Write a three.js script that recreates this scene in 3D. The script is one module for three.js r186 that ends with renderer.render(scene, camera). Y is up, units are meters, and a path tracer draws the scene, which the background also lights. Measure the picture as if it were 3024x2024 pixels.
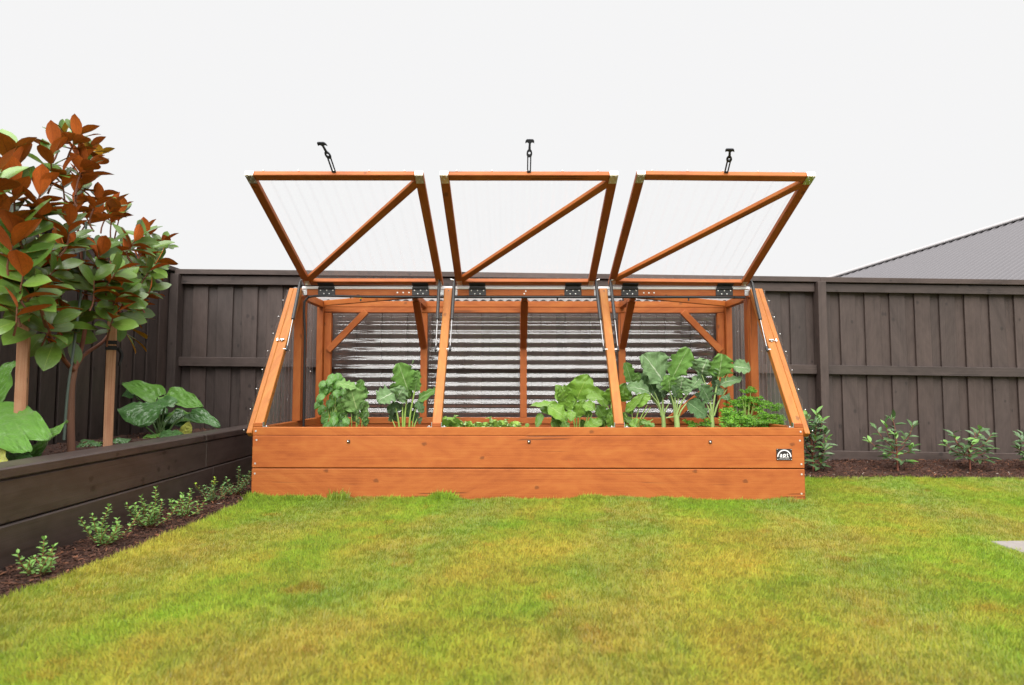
import * as THREE from 'three';
import { mergeGeometries } from 'three/addons/utils/BufferGeometryUtils.js';
import { ImprovedNoise } from 'three/addons/math/ImprovedNoise.js';

// ---------------------------------------------------------------- camera, sky, sun, exposure
const scene = new THREE.Scene();
const CAM = { f: 1939, pitch: 0.0674, roll: 0.0012, turn: 0.0011, at: [-0.101, 0.72, 4.316] };   // f in pixels of the 3024 px wide photograph
const camera = new THREE.PerspectiveCamera(2 * Math.atan(1012 / CAM.f) * 180 / Math.PI, 1024 / 685, 0.05, 400);
camera.position.set(...CAM.at);
camera.rotation.set(CAM.pitch, CAM.turn, CAM.roll, 'YXZ');
camera.focus = 4.7;
camera.userData.fStop = 2.6;

const EXPOSURE = 4.9;
const skyData = new Float32Array(64 * 32 * 4);
for (let i = 0; i < 64 * 32; i++) skyData.set([0.1865, 0.1865, 0.187, 1], i * 4);       // even overcast
const sky = new THREE.DataTexture(skyData, 64, 32, THREE.RGBAFormat, THREE.FloatType);
sky.mapping = THREE.EquirectangularReflectionMapping; sky.magFilter = THREE.LinearFilter; sky.needsUpdate = true;
scene.background = sky; scene.environment = sky;

const sun = new THREE.DirectionalLight(new THREE.Color(1, 0.975, 0.94), 1.5);
sun.position.set(-1.2, 12.3, 9.2); sun.target.position.set(0, 0, 0);
sun.castShadow = true; sun.shadow.radius = 140; sun.shadow.mapSize.set(2048, 2048);
Object.assign(sun.shadow.camera, { left: -9, right: 9, top: 9, bottom: -9, near: 1, far: 40 });
scene.add(sun, sun.target);

const renderer = new THREE.WebGLRenderer({ antialias: true });
renderer.setSize(1024, 685);
renderer.toneMapping = THREE.LinearToneMapping; renderer.toneMappingExposure = EXPOSURE;
renderer.shadowMap.enabled = true; renderer.shadowMap.type = THREE.PCFSoftShadowMap;

// ---------------------------------------------------------------- helpers
const V = (x, y, z) => new THREE.Vector3(x, y, z);
const rgb = (r, g, b) => new THREE.Color().setRGB(r, g, b);
function rng(seed) { let s = seed | 0; return () => { s = (s + 0x6d2b79f5) | 0; let t = Math.imul(s ^ (s >>> 15), 1 | s); t = (t + Math.imul(t ^ (t >>> 7), 61 | t)) ^ t; return ((t ^ (t >>> 14)) >>> 0) / 4294967296; }; }
const R = rng(71);
const rr = (a, b, r = R) => a + (b - a) * r();
const clamp = (x, a = 0, b = 1) => Math.min(b, Math.max(a, x));
const smooth = (a, b, x) => { const t = clamp((x - a) / (b - a)); return t * t * (3 - 2 * t); };
const lerp = (a, b, t) => a + (b - a) * t;
const perlin = new ImprovedNoise();
const noise = (x, y, z = 0) => perlin.noise(x + 100, y + 100, z + 7.3);
const fbm = (x, y, z = 0, n = 4) => { let s = 0, a = 1, q = 0; for (let i = 0; i < n; i++, a *= 0.5, x *= 2.03, y *= 2.03) { s += a * noise(x, y, z + i * 3.7); q += a; } return s / q; };

// a pixel of the photograph gives a direction; the distance comes from a plane z, a wall x or a height y
const camRot = new THREE.Euler(CAM.pitch, CAM.turn, CAM.roll, 'YXZ');
const ray = (px, py) => V((px - 1512) / CAM.f, (1012 - py) / CAM.f, -1).applyEuler(camRot);
const onZ = (px, py, z) => { const d = ray(px, py); return d.multiplyScalar((z - CAM.at[2]) / d.z).add(camera.position); };
const onX = (px, py, x) => { const d = ray(px, py); return d.multiplyScalar((x - CAM.at[0]) / d.x).add(camera.position); };

const names = new Map();
const numbered = (n) => { const k = names.get(n) ?? 0; names.set(n, k + 1); return k ? `${n}_${String(k).padStart(3, '0')}` : n; };
function shadows(o) { o.castShadow = true; o.receiveShadow = true; return o; }
function thing(name, label, category, group) {
  const o = new THREE.Group(); o.name = numbered(name); o.userData = { label, category }; if (group) o.userData.group = group; scene.add(o); return o;
}
function part(name, geo, mat, parent, pos, quat) {
  const m = shadows(new THREE.Mesh(geo, mat)); m.name = name; if (pos) m.position.copy(pos); if (quat) m.quaternion.copy(quat); parent.add(m); return m;
}
function sub(name, parent) { const g = new THREE.Group(); g.name = name; parent.add(g); return g; }
function structure(name, geo, mat, label, kind = 'structure') {
  const m = shadows(new THREE.Mesh(geo, mat)); m.name = numbered(name); m.userData = { kind, label, category: name.split('_').pop() }; scene.add(m); return m;
}

// textures -----------------------------------------------------------------------------
function tex(w, h, fn, srgb) {
  const d = new Uint8Array(w * h * 4);
  const enc = srgb ? (x) => (x <= 0.0031308 ? 12.92 * x : 1.055 * Math.pow(x, 1 / 2.4) - 0.055) : (x) => x;
  for (let j = 0; j < h; j++) for (let i = 0; i < w; i++) {
    const c = fn((i + 0.5) / w, (j + 0.5) / h), o = (j * w + i) * 4;
    for (let k = 0; k < 3; k++) d[o + k] = Math.round(255 * clamp(enc(typeof c === 'number' ? clamp(c) : clamp(c[k]))));
    d[o + 3] = 255;
  }
  const t = new THREE.DataTexture(d, w, h, THREE.RGBAFormat);
  t.wrapS = t.wrapT = THREE.RepeatWrapping; t.magFilter = THREE.LinearFilter; t.minFilter = THREE.LinearMipmapLinearFilter; t.generateMipmaps = true;
  if (srgb) t.colorSpace = THREE.SRGBColorSpace; t.needsUpdate = true; return t;
}
// periodic noise for tiling
const pn = (u, v, fu, fv, z) => {
  const a = 2 * Math.PI * u, b = 2 * Math.PI * v;
  return perlin.noise(Math.cos(a) * fu / 6.283 + 31 + z, Math.sin(a) * fu / 6.283 + 17 + Math.cos(b) * fv / 6.283, Math.sin(b) * fv / 6.283 + 5 + z * 1.7);
};
// wood: grain runs along u. One tile is 2.4 m long and 0.6 m wide.
function wood(seed, base, dark, light, o = {}) {
  const r = rng(seed), knots = [];
  for (let i = 0; i < (o.knots ?? 14); i++) knots.push([r(), r(), rr(0.008, 0.017, r), r()]);
  const height = (u, v) => {
    let warp = pn(u, v, 5, 9, seed) * 0.012, kn = 0;
    for (const [ku, kv, kr] of knots) {
      let du = u - ku, dv = v - kv; du -= Math.round(du); dv -= Math.round(dv);
      const d = Math.hypot(du * 2.4 * 0.72, dv * 0.6) / kr;
      warp += Math.sign(dv) * 0.014 * Math.exp(-d * d * 0.22);
      kn = Math.max(kn, 1 - smooth(0.55, 1.25, d + 0.4 * pn(u, v, 160, 40, seed + 3)));
    }
    const vv = v + warp;
    const ring = pn(u, vv, 2.2, 150, seed + 1) * 0.6 + pn(u, vv, 9, 420, seed + 2) * 0.5;
    const blotch = pn(u, v, 11, 9, seed + 4) * 0.6 + pn(u, v, 40, 22, seed + 5) * 0.4;
    const fine = pn(u, v, 500, 260, seed + 6);
    const crack = smooth(0.36, 0.5, pn(u, vv, 4, 46, seed + 8)) * smooth(0.1, 0.3, pn(u, v, 7, 5, seed + 9));
    return [ring, blotch, fine, kn, crack];
  };
  const map = tex(o.w ?? 1024, o.h ?? 512, (u, v) => {
    const [ring, blotch, fine, kn, crack] = height(u, v);
    let t = 0.5 + ring * (o.ring ?? 0.5) + blotch * (o.blotch ?? 0.55) + fine * 0.22; t = clamp(t);
    const c = [0, 1, 2].map((k) => t < 0.5 ? lerp(dark[k], base[k], t * 2) : lerp(base[k], light[k], t * 2 - 1));
    const dk = 1 - 0.45 * kn - 0.4 * crack * (o.crack ?? 1);
    return c.map((x, k) => x * dk * (k === 2 ? 0.95 : 1));
  }, true);
  const bump = tex(512, 256, (u, v) => { const [ring, , fine, kn, crack] = height(u, v); return 0.5 + ring * 0.35 + fine * 0.3 + kn * 0.2 - crack * 0.4 + (o.saw ?? 0) * Math.sin((u * 2.4 + v * 0.25) * 2 * Math.PI * 120) * 0.2; });
  return { map, bump };
}
const std = (o) => new THREE.MeshStandardMaterial(o), phy = (o) => new THREE.MeshPhysicalMaterial(o);
const stain = wood(11, [0.405, 0.100, 0.0165], [0.305, 0.066, 0.009], [0.46, 0.138, 0.026], { knots: 10, saw: 0.6, ring: 0.45, blotch: 0.68, crack: 1.3 });
const black = wood(23, [0.040, 0.0325, 0.030], [0.027, 0.021, 0.019], [0.054, 0.044, 0.041], { knots: 15, saw: 0.3, ring: 0.45, blotch: 0.6, crack: 0.7 });
const raw = wood(37, [0.40, 0.20, 0.115], [0.31, 0.135, 0.075], [0.47, 0.28, 0.17], { knots: 8, w: 512, h: 256, ring: 0.7 });
const woodMats = (t, tints, rough, bump) => tints.map((c) => phy({ map: t.map, bumpMap: t.bump, bumpScale: bump, color: rgb(...c), roughness: rough, specularIntensity: 0.8 }));
const STAIN = woodMats(stain, [[0.88, 0.92, 1.0], [0.94, 1.02, 1.0], [0.82, 0.78, 0.74], [0.9, 0.92, 0.93]], 0.6, 0.0009);
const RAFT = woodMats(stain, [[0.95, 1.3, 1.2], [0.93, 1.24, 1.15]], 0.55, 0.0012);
const DARK = woodMats(black, [[1.27, 1.1, 1.09], [1.44, 1.24, 1.22], [1.1, 0.98, 0.98], [1.33, 1.12, 1.09]], 0.6, 0.0012);
const WALL = woodMats(black, [[1.38, 1.26, 1.28], [1.5, 1.36, 1.38]], 0.42, 0.0006);
const RAW = woodMats(raw, [[1, 1, 1], [1.08, 1.1, 1.1]], 0.75, 0.0008);
const pick = (a, r = R) => a[Math.floor(r() * a.length)];

const POLY = phy({ color: rgb(0.97, 0.975, 0.98), transmission: 1, roughness: 0.15, ior: 2.05, thickness: 0 });
const CLEAR = phy({ color: rgb(0.985, 0.985, 0.985), transmission: 1, roughness: 0.17, ior: 1.5, specularIntensity: 0.42, thickness: 0 });      // dewy sheet: a little of the light scatters
const MILKY = phy({ color: rgb(0.985, 0.985, 0.985), transmission: 1, roughness: 0.5, ior: 1.5, specularIntensity: 0.3, thickness: 0 });
const SIDE = phy({ color: rgb(0.97, 0.975, 0.98), transmission: 1, roughness: 0.29, ior: 1.9, thickness: 0 });
const STEEL = std({ color: rgb(0.62, 0.63, 0.64), metalness: 1, roughness: 0.38 });
const ZINC = std({ color: rgb(0.66, 0.66, 0.52), metalness: 1, roughness: 0.3 });
const CHROME = std({ color: rgb(0.78, 0.78, 0.78), metalness: 1, roughness: 0.16 });
const ROD = std({ color: rgb(0.34, 0.34, 0.34), metalness: 1, roughness: 0.3 });
const BLACKMETAL = std({ color: rgb(0.022, 0.021, 0.022), roughness: 0.42 });
const STRUT = std({ color: rgb(0.03, 0.029, 0.029), roughness: 0.4 });
const RUBBER = std({ color: rgb(0.02, 0.021, 0.032), roughness: 0.55 });
const FLASH = std({ color: rgb(0.86, 0.87, 0.9), roughness: 0.35 });
const SCREW = std({ color: rgb(0.75, 0.74, 0.70), metalness: 0.6, roughness: 0.35 });

// geometry ------------------------------------------------------------------------------
// a chamfered board, long side along local x (the grain), uv in tiles of 2.4 x 0.6 m
function board(l, h, w, ch = 0.003, r = R) {
  const a = [l / 2, h / 2, w / 2], c = Math.min(ch, h * 0.3, w * 0.3), pos = [], uv = [], nor = [];
  const ou = r(), ov = r();
  const put = (q, n) => {
    for (let i = 1; i < q.length - 1; i++) for (const p of [q[0], q[i], q[i + 1]]) {
      pos.push(...p); nor.push(...n);
      const ax = Math.abs(n[0]), ay = Math.abs(n[1]), az = Math.abs(n[2]);
      if (ax > ay && ax > az) uv.push(p[1] / 2.4 * 0.3 + ou, p[2] / 0.6 + ov);
      else if (az >= ay) uv.push(p[0] / 2.4 + ou, p[1] / 0.6 + ov);
      else uv.push(p[0] / 2.4 + ou + 0.37, p[2] / 0.6 + ov + 0.41);
    }
  };
  const P = (s, d) => s.map((k, i) => k * (a[i] - (d === i ? 0 : c)));       // corner point of sign s on the face across axis d
  const orient = (q, n) => { const u = q[1].map((x, i) => x - q[0][i]), v = q[2].map((x, i) => x - q[0][i]); const cr = [u[1] * v[2] - u[2] * v[1], u[2] * v[0] - u[0] * v[2], u[0] * v[1] - u[1] * v[0]]; return cr[0] * n[0] + cr[1] * n[1] + cr[2] * n[2] < 0 ? q.slice().reverse() : q; };
  for (let d = 0; d < 3; d++) for (const s of [-1, 1]) {
    const e = (d + 1) % 3, f = (d + 2) % 3, n = [0, 0, 0]; n[d] = s;
    const q = [[-1, -1], [1, -1], [1, 1], [-1, 1]].map(([x, y]) => { const g = [0, 0, 0]; g[d] = s; g[e] = x; g[f] = y; return P(g, d); });
    put(orient(q, n), n);
  }
  for (let d = 0; d < 3; d++) { const e = (d + 1) % 3, f = (d + 2) % 3; for (const x of [-1, 1]) for (const y of [-1, 1]) {
    const n = [0, 0, 0]; n[e] = x * 0.7071; n[f] = y * 0.7071; const g = (s) => { const q = [0, 0, 0]; q[d] = s; q[e] = x; q[f] = y; return q; };
    put(orient([P(g(-1), e), P(g(1), e), P(g(1), f), P(g(-1), f)], n), n);
  } }
  for (const x of [-1, 1]) for (const y of [-1, 1]) for (const z of [-1, 1]) { const n = [x * 0.577, y * 0.577, z * 0.577], s = [x, y, z]; put(orient([P(s, 0), P(s, 1), P(s, 2)], n), n); }
  const g = new THREE.BufferGeometry();
  g.setAttribute('position', new THREE.Float32BufferAttribute(pos, 3)); g.setAttribute('normal', new THREE.Float32BufferAttribute(nor, 3)); g.setAttribute('uv', new THREE.Float32BufferAttribute(uv, 2));
  return g;
}
function frame(dir, up) { const x = dir.clone().normalize(), z = V().crossVectors(x, up).normalize(), y = V().crossVectors(z, x); return new THREE.Quaternion().setFromRotationMatrix(new THREE.Matrix4().makeBasis(x, y, z)); }
// a timber from a to b (centre line); h along `up`, w across
function timber(name, a, b, h, w, up, mat, parent, ch) {
  const d = V().subVectors(b, a);
  return part(name, board(d.length(), h, w, ch), mat, parent, V().addVectors(a, b).multiplyScalar(0.5), frame(d, up));
}
// an upright or level board given by its box
function slab(name, x0, x1, y0, y1, z0, z1, mat, parent, along = 'x', ch) {
  const c = V((x0 + x1) / 2, (y0 + y1) / 2, (z0 + z1) / 2), s = { x: x1 - x0, y: y1 - y0, z: z1 - z0 };
  if (along === 'x') return part(name, board(s.x, s.y, s.z, ch), mat, parent, c);
  if (along === 'y') return part(name, board(s.y, s.x, s.z, ch), mat, parent, c, frame(V(0, 1, 0), V(-1, 0, 0)));
  return part(name, board(s.z, s.y, s.x, ch), mat, parent, c, frame(V(0, 0, -1), V(0, 1, 0)));
}
const boxG = (x, y, z) => new THREE.BoxGeometry(x, y, z);
const Y = V(0, 1, 0), Zp = V(0, 0, 1), Xp = V(1, 0, 0);
function rod(name, a, b, r0, r1, mat, parent, seg = 10) {
  const d = V().subVectors(b, a), g = new THREE.CylinderGeometry(r1, r0, d.length(), seg);
  return part(name, g, mat, parent, V().addVectors(a, b).multiplyScalar(0.5), new THREE.Quaternion().setFromUnitVectors(Y, d.normalize()));
}
function tubeGeo(pts, r0, r1, seg = 10, rad = 7) {
  const curve = new THREE.CatmullRomCurve3(pts), g = new THREE.TubeGeometry(curve, seg, 1, rad, false), p = g.attributes.position, c = V();
  for (let i = 0; i <= seg; i++) { curve.getPointAt(i / seg, c); const r = lerp(r0, r1, i / seg); for (let j = 0; j <= rad; j++) { const k = i * (rad + 1) + j; p.setXYZ(k, c.x + (p.getX(k) - c.x) * r, c.y + (p.getY(k) - c.y) * r, c.z + (p.getZ(k) - c.z) * r); } }
  return g;
}
// corrugated sheet: wave along a, straight along b; b runs from b0(a) to b1(a); out = put(a, b, lift) -> Vector3
function corrugated(a0, a1, b0, b1, place, o = {}) {
  const pitch = o.pitch ?? 0.0762, amp = o.amp ?? 0.0085, n = Math.ceil((a1 - a0) / pitch * (o.per ?? 12)), rows = o.rows ?? 1, pos = [], nor = [], idx = [], e = 1e-3;
  const h = (a) => amp * Math.sin((a - (o.phase ?? 0)) / pitch * 2 * Math.PI) + (o.wob ? o.wob * noise(a * 3, 1.3) : 0);
  for (let i = 0; i <= n; i++) { const a = lerp(a0, a1, i / n); for (let j = 0; j <= rows; j++) {
    const b = lerp(b0(a), b1(a), j / rows), sag = (o.sag ?? 0) * fbm(a * 1.1, b * 2.3, o.seed ?? 0, 2);
    const p = place(a, b, h(a) + sag), pa = place(a + e, b, h(a + e) + (o.sag ?? 0) * fbm((a + e) * 1.1, b * 2.3, o.seed ?? 0, 2)), pb = place(a, b + e, h(a) + (o.sag ?? 0) * fbm(a * 1.1, (b + e) * 2.3, o.seed ?? 0, 2));
    const q = V().crossVectors(pa.sub(p), pb.sub(p)).normalize(); if (o.flip) q.negate();
    pos.push(p.x, p.y, p.z); nor.push(q.x, q.y, q.z);
    if (i && j) { const k = i * (rows + 1) + j, m = k - rows - 1; o.flip ? idx.push(m - 1, m, k, m - 1, k, k - 1) : idx.push(m - 1, k, m, m - 1, k - 1, k); }
  } }
  const g = new THREE.BufferGeometry(); g.setIndex(idx);
  g.setAttribute('position', new THREE.Float32BufferAttribute(pos, 3)); g.setAttribute('normal', new THREE.Float32BufferAttribute(nor, 3)); return g;
}

// ---------------------------------------------------------------- the ground
const PAVE = [V(2.17, 0, 1.15), V(4.6, 0, 1.0), V(4.6, 0, 2.9), V(2.12, 0, 2.9)];
const lawnEdgeX = (z) => -1.775 + 0.03 * Math.sin(z * 2.1 + 0.4) + 0.02 * noise(z * 3.1, 4.2);
const lawnBackZ = (x) => -0.97 + 0.015 * noise(x * 4, 2.2);
const lawnH = (x, z) => -0.024 + 0.016 * fbm(x * 1.3, z * 1.3, 2, 3) + 0.012 * Math.exp(-((z - 0.05) ** 2) / 0.02) * smooth(0.0, 0.35, fbm(x * 2.2, 3.1, 5, 2) + 0.12);
const inPave = (x, z, m = 0) => { for (let i = 0; i < 4; i++) { const a = PAVE[i], b = PAVE[(i + 1) % 4], ex = b.x - a.x, ez = b.z - a.z, l = Math.hypot(ex, ez); if (((x - a.x) * ez - (z - a.z) * ex) / l > -m) return false; } return true; };
const isLawn = (x, z) => x > lawnEdgeX(z) && (x < 1.83 ? z > 0.012 : z > lawnBackZ(x)) && !inPave(x, z, 0.02);
{
  const g = new THREE.PlaneGeometry(400, 400).rotateX(-Math.PI / 2);
  const t = tex(256, 256, (u, v) => { const n = pn(u, v, 20, 20, 1) + pn(u, v, 60, 60, 2); return [0.07 + 0.03 * n, 0.085 + 0.035 * n, 0.028 + 0.01 * n]; }, true); t.repeat.set(200, 200);
  const m = structure('ground', g, std({ map: t, roughness: 1 }), 'open ground stretching away beyond the garden'); m.position.y = -0.09;
  const nx = 130, nz = 90, pos = [], uv = [], idx = [];
  for (let j = 0; j <= nz; j++) for (let i = 0; i <= nx; i++) {
    const z = lerp(-0.985, 5.2, j / nz), x = lerp(lawnEdgeX(z), 6.5, i / nx); pos.push(x, lawnH(x, z) - (inPave(x, z, -0.05) ? 0.02 : 0) - 0.004, z); uv.push(x, z);
    if (i && j) { const k = j * (nx + 1) + i, q = k - nx - 1; idx.push(q - 1, k - 1, k, q - 1, k, q); }
  }
  const lg = new THREE.BufferGeometry(); lg.setIndex(idx); lg.setAttribute('position', new THREE.Float32BufferAttribute(pos, 3)); lg.setAttribute('uv', new THREE.Float32BufferAttribute(uv, 2)); lg.computeVertexNormals();
  const lt = tex(512, 512, (u, v) => { const n = pn(u, v, 90, 90, 11) + 0.6 * pn(u, v, 14, 14, 12); return [0.17 + 0.06 * n, 0.165 + 0.055 * n, 0.03 + 0.01 * n]; }, true);
  structure('lawn', lg, std({ map: lt, roughness: 1 }), 'patchy green and straw coloured lawn');
}
// mulch beds: uneven bark over soil
const mulchTex = tex(512, 512, (u, v) => { const n = pn(u, v, 120, 120, 31), m = pn(u, v, 40, 40, 33), k = pn(u, v, 9, 9, 35); const t = clamp(0.45 + 0.5 * n + 0.35 * m + 0.3 * k); return [lerp(0.022, 0.085, t), lerp(0.009, 0.036, t), lerp(0.006, 0.022, t)]; }, true);
const MULCH = std({ map: mulchTex, bumpMap: mulchTex, bumpScale: 0.006, roughness: 1 });
function bed(x0, x1, z0, z1, y, name, label, tilt = () => 0) {
  const nx = Math.ceil((x1(0) - x0(0)) / 0.03), nz = Math.ceil((z1 - z0) / 0.03), pos = [], uv = [], idx = [];
  for (let j = 0; j <= nz; j++) for (let i = 0; i <= nx; i++) {
    const z = lerp(z0, z1, j / nz), x = lerp(x0(z), x1(z), i / nx); pos.push(x, y + tilt(x, z) + 0.016 * fbm(x * 5, z * 5, 3, 3) + 0.006 * noise(x * 31, z * 31), z); uv.push(x * 1.7, z * 1.7);
    if (i && j) { const k = j * (nx + 1) + i, q = k - nx - 1; idx.push(q - 1, k - 1, k, q - 1, k, q); }
  }
  const g = new THREE.BufferGeometry(); g.setIndex(idx); g.setAttribute('position', new THREE.Float32BufferAttribute(pos, 3)); g.setAttribute('uv', new THREE.Float32BufferAttribute(uv, 2)); g.computeVertexNormals();
  return structure(name, g, MULCH, label);
}
const wallX = (z) => -2.172 + 0.0255 * (z + 0.1);                       // outer face of the raised planter wall
bed((z) => wallX(z) - 0.02, (z) => lawnEdgeX(z) + 0.03, -1.72, 4.4, -0.02, 'mulch_bed', 'dark bark mulch strip along the raised planter wall');
const bank = (x, z) => 0.055 * smooth(-0.98, -1.6, z);
bed(() => 1.81, () => 6.4, -1.72, -0.95, 0.0, 'mulch_bed', 'dark bark mulch strip in front of the back fence', bank);
bed(() => -1.78, () => 1.81, -1.72, -1.44, 0.0, 'mulch_bed', 'bark mulch behind the cold frame');
bed(() => -3.16, (z) => wallX(z) - 0.04, -1.66, 3.6, 0.335, 'planter_soil', 'mulched soil inside the raised planter');
{
  const g = new THREE.PlaneGeometry(3.5, 1.32, 90, 34).rotateX(-Math.PI / 2), p = g.attributes.position;
  for (let i = 0; i < p.count; i++) p.setY(i, 0.335 + 0.02 * fbm(p.getX(i) * 4, p.getZ(i) * 4, 8, 3)); g.computeVertexNormals();
  const m = structure('bed_soil', g, MULCH, 'dark soil filling the timber box'); m.position.z = -0.715;
}
// bark chips
{
  const r = rng(5), g = new THREE.BoxGeometry(1, 0.28, 0.42, 2, 1, 1), p = g.attributes.position;
  for (let i = 0; i < p.count; i++) { const x = p.getX(i); p.setXYZ(i, x, p.getY(i) * (1 - 0.5 * Math.abs(x)) + 0.1 * (0.25 - x * x), p.getZ(i) * (1 - 0.7 * Math.abs(x)) + 0.08 * Math.sin(x * 5)); } g.computeVertexNormals();
  const spots = [];
  const add = (n, fx, y, sc) => { for (let i = 0; i < n; i++) { const [x, z] = fx(); spots.push([x, y(x, z), z, sc]); } };
  add(7200, () => { const z = rr(-1.65, 2.9, r); return [lerp(wallX(z), lawnEdgeX(z) + 0.01, r()), z]; }, () => rr(-0.014, 0.004, r), 1);
  add(8000, () => [rr(1.84, 5.2, r), rr(-1.68, -0.96, r)], (x, z) => bank(x, z) + rr(0.006, 0.024, r), 1);
  add(1500, () => { const z = rr(-1.6, 2.6, r); return [rr(-3.12, wallX(z) - 0.06, r), z]; }, () => 0.345, 1);
  const im = new THREE.InstancedMesh(g, std({ roughness: 0.95, color: 0xffffff }), spots.length), m = new THREE.Matrix4(), q = new THREE.Quaternion(), c = new THREE.Color();
  spots.forEach(([x, y, z], i) => {
    const l = rr(0.008, 0.034, r) * (r() < 0.06 ? 1.5 : 1), k = r();
    q.setFromEuler(new THREE.Euler(rr(-0.5, 0.5, r), rr(0, 6.28, r), rr(-0.35, 0.35, r)));
    m.compose(V(x, y, z), q, V(l, rr(0.005, 0.012, r), rr(0.008, 0.02, r))); im.setMatrixAt(i, m);
    const b = rr(0.55, 1.5, r); k < 0.006 ? c.setRGB(0.3, 0.26, 0.22) : k < 0.12 ? c.setRGB(0.16 * b, 0.065 * b, 0.032 * b) : c.setRGB(0.060 * b, 0.024 * b, 0.014 * b); im.setColorAt(i, c);
  });
  im.name = 'bark_chips'; im.userData = { kind: 'stuff', label: 'loose brown bark chips over the planting beds', category: 'bark chips' }; scene.add(shadows(im));
}
// concrete paving slab at the lawn's edge
{
  const s = new THREE.Shape(); PAVE.forEach((p, i) => (i ? s.lineTo(p.x, -p.z) : s.moveTo(p.x, -p.z)));
  const g = new THREE.ExtrudeGeometry(s, { depth: 0.05, bevelEnabled: true, bevelSize: 0.006, bevelThickness: 0.006, bevelSegments: 2 }).rotateX(-Math.PI / 2);
  const t = tex(256, 256, (u, v) => { const n = 0.5 * pn(u, v, 90, 90, 51) + 0.5 * pn(u, v, 12, 12, 52); return [0.255 + 0.08 * n, 0.228 + 0.075 * n, 0.212 + 0.07 * n]; }, true);
  const m = structure('paving_slab', g, std({ map: t, roughness: 0.9 }), 'pale concrete paving at the edge of the lawn'); m.position.y = -0.062;
}
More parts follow.
